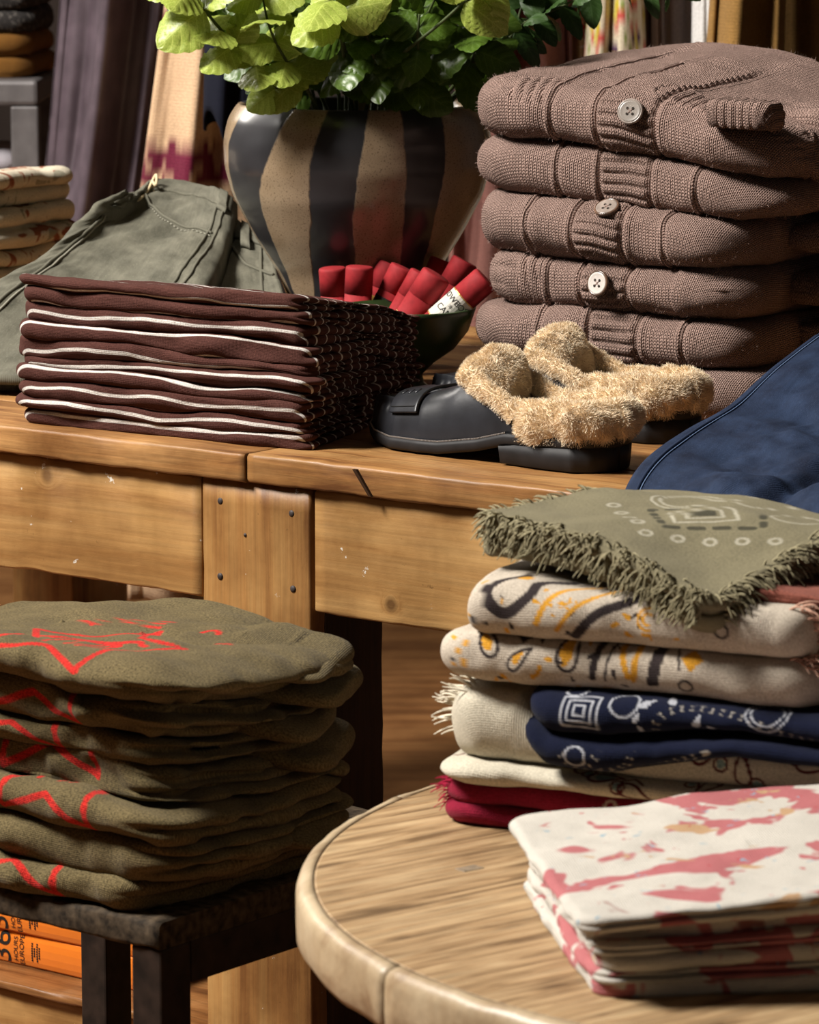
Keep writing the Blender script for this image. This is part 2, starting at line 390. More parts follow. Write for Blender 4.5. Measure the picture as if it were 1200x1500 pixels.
def slab(L, W, zb, zt, lobes=(1, 1, 1, 1), bulge=(.012,) * 4, res=(.004, .005, .012, .006), nprof=36, nin=24, rc=.02,
         seed=0, wob=.003, lamp=.45, gam=(1, 1, 1, 1), pw=2.2, valley=.12, shear=0, off=(0, 0), rot=0, disp=None, wrinkle=(.0012, 22)):
    """folded cloth: rounded fold edges all round, between the surfaces zb(x,y) and zt(x,y).
    returns positions P, flat cloth coordinates F, normals N"""
    O, n = outline(L, W, rc, res); M = len(O)
    sgn = np.array([0, 1, 2, 3])
    w = np.stack([np.clip(-n[:, 1], 0, 1) ** 2, np.clip(n[:, 0], 0, 1) ** 2, np.clip(n[:, 1], 0, 1) ** 2, np.clip(-n[:, 0], 0, 1) ** 2], 1)
    base = np.linspace(0, 1, nprof)
    Q = np.zeros((nprof, M)); Ofs = np.zeros((nprof, M))
    for k in range(4):
        nl = lobes[k]
        g_ = base * nl; fl = np.minimum(np.floor(g_), nl - 1); fr = g_ - fl
        q = (fl + (1 - np.cos(np.pi * fr)) / 2) / nl
        f = np.clip(q * nl - fl, 0, 1)
        o = (np.clip(1 - np.abs(2 * f - 1) ** pw, 0, 1)) ** (1 / pw)
        amp = 1.0 + lamp * vn(fl * 3.1 + 7, np.full_like(fl, seed * 1.3 + k), seed)
        o = o * amp
        env = (np.clip(1 - np.abs(2 * q - 1) ** 6, 0, 1)) ** (1 / 2.5)
        o = np.maximum(o, valley * env) if nl > 1 else o
        Q += w[None, :, k] * (q[:, None] ** gam[k]); Ofs += w[None, :, k] * o[:, None] * bulge[k]
    arcO = np.cumsum(np.r_[0, np.linalg.norm(np.diff(O, axis=0), axis=1)])
    wobv = vn(O[:, 0] / .05, O[:, 1] / .05, seed + 3) * wob + vn(O[:, 0] / .018, O[:, 1] / .018, seed + 4) * wob * .3
    # top rings
    ts = np.linspace(0, 1, nin) ** .8
    hx = max((L - W) / 2, 0); hy = max((W - L) / 2, 0)
    sk = np.stack([np.clip(O[:, 0], -hx, hx), np.clip(O[:, 1], -hy, hy)], 1)
    XY = [sk + (O - sk) * t for t in ts]; ZQ = [np.zeros(M)] * nin
    FL = [x.copy() for x in XY]
    for j in range(1, nprof):
        XY.append(O + n * (Ofs[j] + wobv * np.sin(np.pi * np.clip(Q[j], 0, 1)))[:, None]); ZQ.append(Q[j])
    nt_ = len(XY)
    for t in (.85, .4): XY.append(sk + (O - sk) * t); ZQ.append(np.ones(M))
    XY = np.array(XY); ZQ = np.array(ZQ)
    c, s = math.cos(rot), math.sin(rot)
    X = XY[..., 0] + shear * XY[..., 1]; Y = XY[..., 1]
    X, Y = c * X - s * Y + off[0], s * X + c * Y + off[1]
    B, T = zb(X, Y), zt(X, Y)
    Z = T + (B - T) * ZQ
    P = np.stack([X, Y, Z], -1)
    d = np.linalg.norm(np.diff(P, axis=0), axis=-1)
    F = np.zeros(P.shape[:2] + (2,)); F[:nin] = np.array(FL)
    acc = np.zeros(M)
    for j in range(nin, len(P)):
        acc = acc + d[j - 1]; F[j] = O + n * acc[:, None]
    N = grid_normals(P, True)
    if N[nin // 2, :, 2].mean() < 0: N = -N
    dd = np.zeros(P.shape[:2])
    if wrinkle: dd += wrinkle[0] * fbm(F[..., 0] * wrinkle[1], F[..., 1] * wrinkle[1], seed + 9, 3)
    if disp: dd += disp(F, P)
    fade = np.ones(len(P)); fade[nt_ - 3:] = 0
    P = P + N * (dd * fade[:, None])[..., None]
    return P, F, N

def slab_obj(name, P, F, mat, parent=None, col=None, mask=None):
    nr, M = P.shape[:2]
    f = grid_faces(nr, M, True)
    V = P.reshape(-1, 3); U = F.reshape(-1, 2); Cc = None if col is None else col.reshape(-1, 3)
    if mask is not None:
        f = f[mask(U[f].mean(1))]
        used, inv = np.unique(f.ravel(), return_inverse=True)
        V, U = V[used], U[used]; Cc = None if Cc is None else Cc[used]; f = inv.reshape(-1, 4)
    return mesh_np(name, V, f, mat, U, Cc, parent)

def locate(P, F, N, u, v, lim=None):
    nr = P.shape[0] - 2 if lim is None else lim
    d = (F[:nr, :, 0] - u) ** 2 + (F[:nr, :, 1] - v) ** 2
    i = np.unravel_index(np.argmin(d), d.shape)
    return Vector(P[i]), Vector(N[i])

class Stack:
    def __init__(s, origin, theta, heights, comp=0, W=.3, amp=.004, fr=.14, seed=0, compx=0, L=.3, droop=None):
        s.o = Vector(origin); s.th = theta; s.H = np.r_[0, np.cumsum(heights)]; s.comp = comp; s.W = W; s.amp = amp; s.fr = fr; s.seed = seed; s.compx = compx; s.L = L; s.droop = droop
    def z(s, k):
        H = s.H[k]
        def f(x, y):
            g = np.clip(y / s.W + .5, -.2, 1.2); gx = np.clip(x / s.L + .5, -.2, 1.2)
            z = H * (1 - s.comp * g - s.compx * gx)
            if k: z = z + s.amp * (fbm(x / s.fr, y / s.fr, s.seed + 31 * k, 2) + .5 * fbm(x / s.fr * .7, y / s.fr * .7, s.seed, 2)) * min(1, k / 2)
            if s.droop is not None: z = z + s.droop(x, y, k)
            return np.maximum(z, .0008 * k)
        return f
    def place(s, k, name, label, cat, group):
        e = empty(name, s.o + Vector((0, 0, s.H[k])), -s.th, label, cat, group); return e
    def lift(s, k, P): P = P.copy(); P[..., 2] -= s.H[k]; return P

ORD = ['topmost', 'second', 'third', 'fourth', 'fifth', 'sixth', 'seventh', 'eighth', 'ninth', 'tenth']
def ordl(i, n): return 'topmost' if i == n - 1 else ('lowest' if i == 0 else ORD[n - 1 - i] + ' from the top')
# ------------------------------------------------------------------ striped garments
m_str = [fabric('brown_white_stripe_%d' % i, (.085, .034, .027), .3, 1500, .0, .9, stripe=(.0225, .0030, (.66, .61, .56), .13 * i)) for i in range(4)]
nS = 10
sx = Stack((-.231 + .088 - .038, 3.62 + .135, TZ), R(34.3), [.0138, .0138, .0140, .0145, .0140, .0145, .0156, .0162, .0162, .0145], comp=.42, W=.36, amp=.0042, fr=.11, seed=3, L=.34)
for i in range(nS):
    rr = random.Random(100 + i)
    def dsp(F, P, i=i):
        # soft long creases running along the front fold
        u, v = F[..., 0], F[..., 1]
        return .0016 * fbm(u * 9 + i * 3, v * 40, 60 + i, 2)
    P, F, N = slab(.325 + rr.uniform(-.006, .006), .30, sx.z(i), sx.z(i + 1), lobes=(1, 2, 1, 1), bulge=(.0075, .009, .006, .007), res=(.004, .0035, .02, .01),
                   nprof=34, nin=30, rc=.012, seed=i, wob=.0035, shear=-.29, off=(rr.uniform(-.006, .006), rr.uniform(-.003, .003)), rot=R(rr.uniform(-.8, .8)), disp=dsp, wrinkle=(.0008, 30), gam=(1, rr.uniform(.9, 1.15), 1, 1))
    F = F + np.array([0, rr.uniform(0, .02)])
    o = slab_obj('striped_trousers', P, F, m_str[i % 4])
    o.location = sx.o; o.rotation_euler = (0, 0, -sx.th)
    tag(o, 'brown trousers with thin white stripes, folded, %s of their stack' % ordl(i, nS), 'trousers', 'folded striped trousers in one stack')

# ------------------------------------------------------------------ cardigans
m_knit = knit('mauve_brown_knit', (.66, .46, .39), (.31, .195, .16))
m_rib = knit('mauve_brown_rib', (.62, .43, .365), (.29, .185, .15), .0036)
m_btn_pale = plain('pearly_button', (.24, .21, .185), .25, .5, noise=.12, nscale=60)
m_btn_horn = plain('horn_button', (.10, .055, .035), .25, .6, noise=.5, nscale=90)
m_btn_grey = plain('grey_horn_button', (.27, .22, .19), .25, .6, noise=.3, nscale=80)
m_btn_white = plain('milky_button', (.55, .50, .46), .3, .5, noise=.1, nscale=60)
m_hole = plain('button_hole', (.02, .014, .01), .9)
def button(parent, p, n, face, rim, r=.0125):
    n = n.normalized(); M = Matrix.Translation(p + n * .003) @ n.to_track_quat('Z', 'Y').to_matrix().to_4x4()
    b = MB().lathe([(.0001, -.002), (r * .8, -.002), (r, -.0005), (r, .001), (r * .95, .002), (r * .86, .0022), (r * .82, .0010)], 36, M).obj('button', rim, parent, True)
    MB().lathe([(.0001, .001), (r * .84, .001), (r * .84, .0021), (r * .72, .0017), (r * .5, .00165), (.0001, .0016)], 36, M).obj('button_face', face, b, True)
    for hx, hy in ((1, 1), (1, -1), (-1, 1), (-1, -1)):
        MB().lathe([(.0001, .0012), (.0013, .0012), (.0013, .0021), (.0001, .0021)], 8, M @ Matrix.Translation((hx * .0027, hy * .0027, 0))).obj('button_hole', m_hole, b)
    th = MB()
    for a in (45, -45): th.box((-.0028, -.00025, .0018), (.0028, .00025, .0022), M @ Matrix.Rotation(R(a), 4, 'Z'))
    th.obj('button_thread', m_knit, b)
nC = 6; CARDS = []
CW, CL = .27, .268
cst = Stack((.184 + .58 * CW / 2 + .006, 3.755 + .815 * CW / 2 + .020, TZ), R(35), [.050, .049, .050, .058, .050, .054], comp=.0, W=CW, amp=.005, fr=.12, seed=11, L=CL, compx=.03,
    droop=lambda x, y, k: -(.16 * np.clip(x - .03, 0, .14) * max(0, k - 3) / 3) + (.036 * np.clip(y / CW + .5, 0, 1) ** .8 * np.clip(1 - ((x + .02) / .19) ** 2, 0, 1) if k == 6 else 0 * x))
# per cardigan, bottom first: offset x, placket (u0,u1), seams, rib pockets, button v (arc below top edge) or None, faces
card = [dict(dx=.02, pl=(-.02, .03), seams=(-.075, .08), pk=()),
        dict(dx=.0, pl=(-.010, .038), seams=(-.070, .088), pk=(), bt=.004, bu=.017, fc=(m_btn_horn, m_btn_horn)),
        dict(dx=.0, pl=(-.012, .034), seams=(-.060, .090), pk=((-.135, -.063, 0), (.092, .14, 0)), bt=.036, bu=.012, fc=(m_btn_white, m_btn_horn)),
        dict(dx=.0, pl=(-.014, .032), seams=(-.074, .078), pk=(), bt=.024, bu=.016, fc=(m_btn_grey, m_btn_horn)),
        dict(dx=.01, pl=(-.010, .040), seams=(-.062, .092), pk=(), bt=.001, bu=.018, fc=(m_btn_grey, m_btn_horn)),
        dict(dx=.016, pl=(-.012, .042), seams=(-.072,), pk=((-.145, -.076, 0),), bt=.036, bu=.022, fc=(m_btn_pale, m_btn_grey), neck=True)]
NECK = np.array([(.050, -.126), (.085, -.128), (.125, -.124), (.16, -.108), (.19, -.08), (.22, -.03)])
def poly_dist(F, pts):
    """distance to a polyline and arc length of the nearest point"""
    best = np.full(F.shape[:-1], 9.); arc = np.zeros(F.shape[:-1]); acc = 0
    for a, b in zip(pts[:-1], pts[1:]):
        a = np.asarray(a, float); ab = np.asarray(b, float) - a; l2 = (ab ** 2).sum() + 1e-12; l = math.sqrt(l2)
        t = np.clip(((F - a) @ ab) / l2, 0, 1); d = np.linalg.norm(F - a - t[..., None] * ab, axis=-1)
        m = d < best; best = np.where(m, d, best); arc = np.where(m, acc + t * l, arc); acc += l
    return best, arc
for i, c in enumerate(card):
    top = c.get('neck')
    yE = -(CW / 2)
    def dsp(F, P, c=c, top=top, i=i):
        u, v = F[..., 0], F[..., 1]; d = np.zeros(u.shape)
        front = v < -.02 if not top else v < .2
        p0, p1 = c['pl']
        e = 1 / (1 + np.exp(-(u - p0) / .0006)) * (1 / (1 + np.exp((u - p1) / .0006)))
        if top: e = e * (1 / (1 + np.exp((v - .05) / .002)))
        rib = np.abs(np.sin(np.pi * v / .0105)) ** .6
        d += e * (-.0008 + .0040 * rib) * front
        for s_ in (p0 - .0035, p1 + .0035): d -= .0022 * np.exp(-((u - s_) / .0018) ** 2)
        d += .0022 * np.exp(-((u - p0 + .008) / .0022) ** 2) + .0016 * np.exp(-((u - p1 - .009) / .003) ** 2)
        for s_ in c['seams']:
            d += (.0022 * np.exp(-((u - s_) / .002) ** 2) - .0022 * np.exp(-((u - s_ - .0048) / .002) ** 2)) * front
        for a, b, _ in c['pk']:
            win = ((u > a) & (u < b)) * (1 / (1 + np.exp((v - (yE + .012)) / .002))) * (1 / (1 + np.exp(-(v - (yE - .040)) / .004)))
            d += win * .0042 * (np.abs(np.sin(np.pi * (u + .25 * (v - yE)) / .0108)) ** .6 - .6)
        if top:
            dn, ar = poly_dist(F, NECK); w = 1 / (1 + np.exp((dn - .019) / .0006))
            d += w * (.0004 + .0036 * np.abs(np.sin(np.pi * ar / .0095)) ** .6) + .0015 * np.exp(-((dn - .024) / .0025) ** 2)
            d -= .0015 * np.exp(-((dn - .0205) / .0012) ** 2)
        for k in range(2):   # small fully fashioned marks
            cx, cy = c['seams'][0] + .028 + .006 * k, yE + .01 - .008 * k
            d -= .0012 * np.exp(-(((u - cx) / .0012) ** 2 + ((v - cy) / .003) ** 2))
        return d
    P, F, N = slab(CL + (.04 if top else .012 * math.sin(i * 2)), CW, cst.z(i), cst.z(i + 1), lobes=(1, 1, 1, 1), bulge=(.024, .026, .02, .026), res=(.0014, .004, .012, .004),
                   nprof=76, nin=90 if top else 26, rc=.04, seed=40 + i, wob=.006, off=(c['dx'], 0), rot=R(1.5 * math.sin(i * 1.7)), disp=dsp, wrinkle=(.0022, 16), pw=2.3, gam=(1, 1 + .2 * math.sin(i), 1, 1))
    root = cst.place(i, 'cardigan', 'folded mauve-brown knit cardigan with ribbed button band, %s of its stack' % ordl(i, nC), 'cardigan', 'folded cardigans in one stack')
    P = cst.lift(i, P)
    pm = lambda U, c=c, top=top: (U[:, 0] > c['pl'][0] - .0035) & (U[:, 0] < c['pl'][1] + .0035) & (U[:, 1] < (.05 if top else -.03))
    CARDS.append((root, P))
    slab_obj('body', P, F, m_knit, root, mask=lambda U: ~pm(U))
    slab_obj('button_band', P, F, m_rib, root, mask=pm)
    if c.get('bt') is not None:
        p, n = locate(P, F, N, c['bu'], yE - c['bt'])
        button(root, p, n, *c['fc'])
    # sleeve folded in behind, bulging out of the right end
    sl = random.Random(i)
    P2, F2, N2 = slab(.13, .17, lambda x, y: 0 * x + cst.H[i] * .0 + .006 + 0 * y, lambda x, y: 0 * x + .036 + .004 * vn(x * 20, y * 20, i), lobes=(1, 1, 1, 1), bulge=(.014, .016, .014, .014), res=(.005,) * 4, nprof=20, nin=14, rc=.03, seed=70 + i, off=(CL / 2 + .012 + sl.uniform(-.01, .015), .045), rot=R(-14 + sl.uniform(-6, 6)),
                     disp=lambda F, P: .0011 * np.sin(2 * np.pi * F[..., 1] / .006))
    slab_obj('sleeve', P2, F2, m_knit, root)
    if top:
        dc = lambda F, P: .0024 * (np.abs(np.sin(np.pi * F[..., 0] / .0085)) ** .7)
        P3, F3, N3 = slab(.05, .030, lambda x, y: 0 * x + .022 - .05 * (x - .16), lambda x, y: 0 * x + .046 - .05 * (x - .16), bulge=(.006,) * 4, res=(.0014,) * 4, nprof=22, nin=16, rc=.006, seed=90, off=(.158, -.155), rot=R(8), disp=dc, wob=.001)
        slab_obj('cuff', P3, F3, m_rib, root)

# ------------------------------------------------------------------ stool and t-shirts
m_stooltop = plain('worn_dark_stool_top', (.040, .028, .017), .8, .15, noise=.8, nscale=120, bump=.6)
m_steel = plain('rusty_dark_metal', (.017, .010, .007), .6, .25, .0, .6, 60, .3)
STZ = .50; sth = R(38)
so = Vector((-.187, 2.867, 0))
stool = empty('stool', so, -sth, 'dark rusty stool with thick worn seat under the pile of olive t-shirts', 'stool')
SL, SW = .40, .38
rough_board('seat', (-SL, 0, STZ - .022), (0, SW, STZ), m_stooltop, stool, .0012, .012, 61, .004)
for (x0, y0) in ((-.03, .002), (-SL, .002), (-.03, SW - .036), (-SL, SW - .036)):
    MB().box((x0, y0, 0), (x0 + .03, y0 + .034, STZ - .0222)).obj('leg', m_steel, stool, bevel=.002)
for a in ((-.004, .037, STZ - .055), (-SL, .037, STZ - .055)):
    MB().box(a, (a[0] + .004, SW - .037, STZ - .0222)).obj('rail', m_steel, stool, bevel=.001)
for y in (.15, SW - .02): MB().box((-SL + .031, y, .12), (-.031, y + .014, .134)).obj('stretcher', m_steel, stool, bevel=.002)

def strokes(F, col, lines, width, color, soft=.0006):
    for pts in lines:
        pts = np.asarray(pts, float); lo, hi = pts.min(0) - width * 2, pts.max(0) + width * 2
        m = (F[..., 0] > lo[0]) & (F[..., 0] < hi[0]) & (F[..., 1] > lo[1]) & (F[..., 1] < hi[1])
        if not m.any(): continue
        d, _ = poly_dist(F[m], pts)
        a = np.clip((width / 2 + soft / 2 - d) / soft, 0, 1)[:, None]
        col[m] = col[m] * (1 - a) + np.array(color) * a
    return col
def fill(F, col, poly, color):
    poly = np.asarray(poly, float); lo, hi = poly.min(0), poly.max(0)
    m = (F[..., 0] > lo[0]) & (F[..., 0] < hi[0]) & (F[..., 1] > lo[1]) & (F[..., 1] < hi[1])
    if not m.any(): return col
    q = F[m]; ins = np.zeros(len(q), bool)
    for a, b in zip(poly, np.roll(poly, -1, 0)):
        c = ((a[1] > q[:, 1]) != (b[1] > q[:, 1])) & (q[:, 0] < (b[0] - a[0]) * (q[:, 1] - a[1]) / (b[1] - a[1] + 1e-12) + a[0])
        ins ^= c
    t = col[m]; t[ins] = color; col[m] = t
    return col
def star_pts(cx, cy, Rr, k=.52):
    p = []
    for i in range(11):
        r = Rr if i % 2 == 0 else Rr * k; a = R(90 + 36 * i); p.append((cx + r * math.cos(a), cy + r * math.sin(a)))
    return p
m_tee = fabric('olive_jersey', (.125, .098, .052), .35, 1300, .25, .95, attr=True, fuzz=.65)
m_hem = fabric('olive_rib', (.11, .085, .045), .3, 1000, .2, fuzz=.4)
OLV, RED = np.array((.155, .118, .056)), (.60, .030, .022)
nT = 7
tst = Stack(so + Vector((math.cos(sth) * -.165 + math.sin(sth) * .125, -math.sin(sth) * -.165 + math.cos(sth) * .125, STZ)), R(39), [.025, .030, .027, .026, .026, .028, .029], comp=.10, W=.24, amp=.0065, fr=.14, seed=21, L=.33, droop=lambda x, y, k: (.014 * np.clip(y / .215 + .5, 0, 1) ** .8 * np.clip(1 - (x / .2) ** 2, 0, 1) if k == 7 else 0 * x))
offs = [(-.012, .004), (.008, -.006), (.006, -.002), (-.010, .006), (-.018, .004), (-.008, 0), (.0, -.004)]
# star centre in cloth coordinates (u, v) per shirt, bottom first
starc = [(.030, -.085), (-.02, .25), (.050, -.082), (.048, -.062), (.022, -.078), (.045, -.078), (.052, -.072)]
for i in range(nT):
    root = tst.place(i, 't_shirt', 'folded olive t-shirt %s, %s of its pile' % ('showing no print' if i == 1 else 'with red star print', ordl(i, nT)), 't-shirt', 'folded olive t-shirts in one pile')
    def dsp(F, P, i=i):
        return .0022 * fbm(F[..., 0] * 14 + 5 * i, F[..., 1] * 30, 80 + i, 2)
    P, F, N = slab(.30, .215, tst.z(i), tst.z(i + 1), lobes=(1, 2 + (i % 2), 1, 1), lamp=.8, bulge=(.016, .022, .012, .012), res=(.0016, .004, .012, .012), nprof=54, nin=90 if i == nT - 1 else 24, rc=.028, seed=120 + i,
                   wob=.011, off=offs[i], rot=R(1.6 * math.sin(2.1 * i)), disp=dsp, wrinkle=(.0022, 20), gam=(1, 1 + .25 * math.sin(i * 1.9), 1, 1), valley=.25)
    col = np.broadcast_to(OLV, P.shape).copy()
    cx, cy = starc[i]; S = .082
    sp = star_pts(cx, cy, S)
    col = strokes(F, col, [sp], .0058, RED)
    hz = lambda pts: [(cx + a * S, cy + b * S) for a, b in pts]
    for pl, w_ in (([(-.42, .02), (-.3, .16), (-.05, .12), (.2, .17), (.3, .1)], .009), ([(.2, .15), (.42, .28), (.55, .2)], .006), ([(-.22, .1), (-.34, -.14), (-.26, -.3)], .004), ([(-.1, .1), (-.12, -.12)], .004),
                   ([(.18, .1), (.05, -.12), (-.02, -.26)], .004), ([(.26, .1), (.24, -.1), (.12, -.26)], .004), ([(-.42, .04), (-.56, -.02)], .005)):
        col = strokes(F, col, [hz(pl)], w_, RED)
    # curved lettering over the star
    L_ = {'T': [[(0, 1), (1, 1)], [(.5, 1), (.5, 0)]], 'H': [[(0, 0), (0, 1)], [(1, 0), (1, 1)], [(0, .5), (1, .5)]], 'E': [[(1, 0), (0, 0), (0, 1), (1, 1)], [(0, .5), (.8, .5)]],
          'C': [[(1, .85), (.7, 1), (.3, 1), (0, .7), (0, .3), (.3, 0), (.7, 0), (1, .15)]], '/': [[(.1, 0), (.5, 1)], [(.6, 0), (1, 1)]]}
    for kx, ch in enumerate('THE C/'):
        if ch == ' ': continue
        a = R(128 - 15.5 * kx); rr_ = S * 1.18; bx, by = cx + rr_ * math.cos(a), cy - .008 + rr_ * math.sin(a); t_ = a - math.pi / 2
        for ln in L_[ch]:
            col = strokes(F, col, [[(bx + (p[0] - .5) * .013 * math.cos(t_) - p[1] * .019 * math.sin(t_), by + (p[0] - .5) * .013 * math.sin(t_) + p[1] * .019 * math.cos(t_)) for p in ln]], .0042, RED)
    P = tst.lift(i, P)
    slab_obj('body', P, F, m_tee, root, col)
    # sleeve folded back, poking out at the back right corner
    if i in (1, 3, 4, 5, 6):
        r2 = random.Random(i * 7)
        zz = .010 if i != nT - 1 else .006
        P2, F2, N2 = slab(.11, .085, lambda x, y: 0 * x + zz - .1 * np.clip(x - .14, 0, 1), lambda x, y: 0 * x + zz + .021 - .22 * np.clip(x - .12, 0, 1) + .003 * vn(x * 25, y * 25, i), lobes=(1, 1, 1, 1), bulge=(.010, .006, .010, .01),
                         res=(.004,) * 4, nprof=20, nin=14, rc=.015, seed=150 + i, off=(.128 + r2.uniform(-.012, .012), .052 + r2.uniform(-.016, .016)), rot=R(24 + r2.uniform(-8, 8)),
                         disp=lambda F, P: .0016 * np.exp(-((F[..., 0] - .022) / .0014) ** 2) - .0014 * np.exp(-((F[..., 0] - .0255) / .0014) ** 2))
        so_ = slab_obj('sleeve', P2, F2, m_tee, root, np.broadcast_to(OLV, P2.shape).copy())

# ------------------------------------------------------------------ orange books on the lower shelf
m_orange = plain('orange_cover', (.66, .17, .018), .22, .5, noise=.06, nscale=20)
m_pages = plain('page_block', (.34, .30, .26), .9, .1, noise=.15, nscale=300)
m_ink = plain('black_ink', (.012, .010, .009), .6)
def text_mesh(s, size):
    cu = bpy.data.curves.new('t', 'FONT'); cu.body = s; cu.size = size; cu.align_x = 'CENTER'; cu.align_y = 'CENTER'
    o = bpy.data.objects.new('t', cu); COL.objects.link(o); dg = bpy.context.evaluated_depsgraph_get()
    me = bpy.data.meshes.new_from_object(o.evaluated_get(dg)); bpy.data.objects.remove(o)
    V = [v.co.copy() for v in me.vertices]; Fc = [tuple(p.vertices) for p in me.polygons]; bpy.data.meshes.remove(me)
    return V, Fc
tx = lambda u, v: (at(u, v, 1) - Vector((0, 0, CAMZ)))
def onz(u, v, z):
    r = tx(u, v); k = (z - CAMZ) / r.z; return Vector((0, 0, CAMZ)) + r * k
bp = onz(207, 1454, SZ)
bz = 0
for j in range(2):
    bh, bl, bw = (.033, .25, .17) if j == 0 else (.033, .25, .17)
    th = R(37.6 + (0 if j == 0 else -1.2))
    root = empty('book', bp + Vector((0, 0, bz + .0005)), -th, 'thick orange paperback with black spine lettering, %s of two stacked on the lower shelf' % ('lower' if j == 0 else 'upper'), 'book', 'orange books on the lower shelf')
    cov = MB()
    cov.box((-bl, 0, 0), (0, bw, .0018)).box((-bl, 0, bh - .0018), (0, bw, bh))
    n = 7; sp = []
    for k in range(n + 1):
        q = math.pi * k / n; sp.append((-.0032 * math.sin(q), bh / 2 - bh / 2 * math.cos(q)))
    v = []; f = []
    for x in (-bl, 0):
        for (y, z) in sp: v.append((x, y, z))
        for (y, z) in sp: v.append((x, y + .002, z))
    m = n + 1
    for k in range(n):
        f += [(k, k + 2 * m, k + 1 + 2 * m, k + 1), (k + m, k + 1 + m, k + 1 + 3 * m, k + 3 * m), (k, k + 1, k + 1 + m, k + m), (k + 2 * m, k + 3 * m, k + 1 + 3 * m, k + 1 + 2 * m)]
    cov.add(v, f); cov.obj('cover', m_orange, root, bevel=0)
    MB().box((-bl + .003, .002, .002), (-.003, bw - .003, bh - .002)).obj('pages', m_pages, root)
    # spine lettering, reading up the spine
    txt = MB()
    def put(s, size, along, h):
        V, Fc = text_mesh(s, size)
        pts = []
        for p in V:
            z = bh / 2 + p.x; yy = -.0032 * math.sqrt(max(0, 1 - ((z - bh / 2) / (bh / 2)) ** 2)) - .0004
            pts.append((along - p.y, yy, z))
        txt.add(pts, Fc)
    put('36', .034, -.178, 0); put('HOURS', .0075, -.160, 0); put('EUROPE', .0085, -.152, 0)
    for al_, n_ in ((-.1395, 8), (-.1365, 4), (-.1330, 8), (-.1300, 5)):      # print too small to read: broken fine strokes
        for k in range(n_):
            z = bh / 2 + (k - n_ / 2 + .5) * .0024; yy = -.0032 * math.sqrt(max(0, 1 - ((z - bh / 2) / (bh / 2)) ** 2)) - .0004
            txt.box((al_, yy, z - .0008), (al_ + .0017, yy + .0003, z + .0008))
    txt.obj('spine_lettering', m_ink, root)
    bz += bh + .0005

# ------------------------------------------------------------------ round table
RZ, RR = .60, .4625
rc_ = Vector((.385, 2.622, 0))
rt = empty('round_table', rc_, R(38), 'pale oak round side table with thick rounded rim holding folded scarves and shirts', 'table')
ti = MB().lathe([(.0001, RZ - .03), (RR - .016, RZ - .03), (RR - .0122, RZ - .02), (RR - .0122, RZ - .001), (RR - .014, RZ - .0002), (.0001, RZ)], 128).obj('tabletop', m_round, rt, True)
ti.data.polygons.foreach_set('use_smooth', np.zeros(len(ti.data.polygons), bool))
nseg = 6
prof = [(-.012, 0), (-.008, .0), (-.004, -.0016), (-.0012, -.005), (0, -.010), (0, -.026), (-.001, -.036), (-.004, -.041), (-.012, -.043), (-.012, -.02)]
for k in range(nseg):
    a0, a1 = R(60 * k - 8 + .03), R(60 * k + 52 - .03); nn = 40; V = []
    for j in range(nn + 1):
        a = a0 + (a1 - a0) * j / nn
        for (r, z) in prof:
            w_ = .0012 * vn(a * 14, z * 60, 5); V.append(((RR + r + (w_ if r > -.011 else 0)) * math.cos(a), (RR + r + (w_ if r > -.011 else 0)) * math.sin(a), RZ + z + (.0008 * float(vn(a * 20, 1, 4)) if r > -.011 else 0)))
    m = len(prof); f = []
    for j in range(nn):
        for q in range(m): f.append((j * m + q, (j + 1) * m + q, (j + 1) * m + (q + 1) % m, j * m + (q + 1) % m))
    f += [tuple(range(m)), tuple(range(nn * m, nn * m + m))[::-1]]
    b_ = MB(); b_.add(V, f); ob = b_.obj('rim_segment', m_rim, rt, True)
    pl = ob.data.polygons; pl[len(pl) - 1].use_smooth = False; pl[len(pl) - 2].use_smooth = False
pp = onz(688, 1272, RZ) - rc_; ca, sa = math.cos(R(-38)), math.sin(R(-38)); px_, py_ = pp.x * ca - pp.y * sa, pp.x * sa + pp.y * ca
MB().box((px_ - .009, py_ - .006, RZ - .004), (px_ + .009, py_ + .006, RZ + .0004)).obj('plug', plain('grey_wood_plug', (.20, .15, .10), .6, noise=.3, nscale=200), rt, bevel=.001)
m_iron = plain('dull_iron', (.10, .095, .095), .4, .5, .8, .3, 60)
for k in range(3):
    a = R(170 + 120 * k); a2 = Vector((math.cos(a), math.sin(a), 0))
    MB().tube([a2 * .30 + Vector((0, 0, RZ - .031)), a2 * .31 + Vector((0, 0, .3)), a2 * .33], .009, 10).obj('leg', m_iron, rt, True)
MB().lathe([(.28, RZ - .05), (.30, RZ - .05), (.30, RZ - .0315), (.28, RZ - .0315)], 48).obj('apron_ring', m_iron, rt, True)
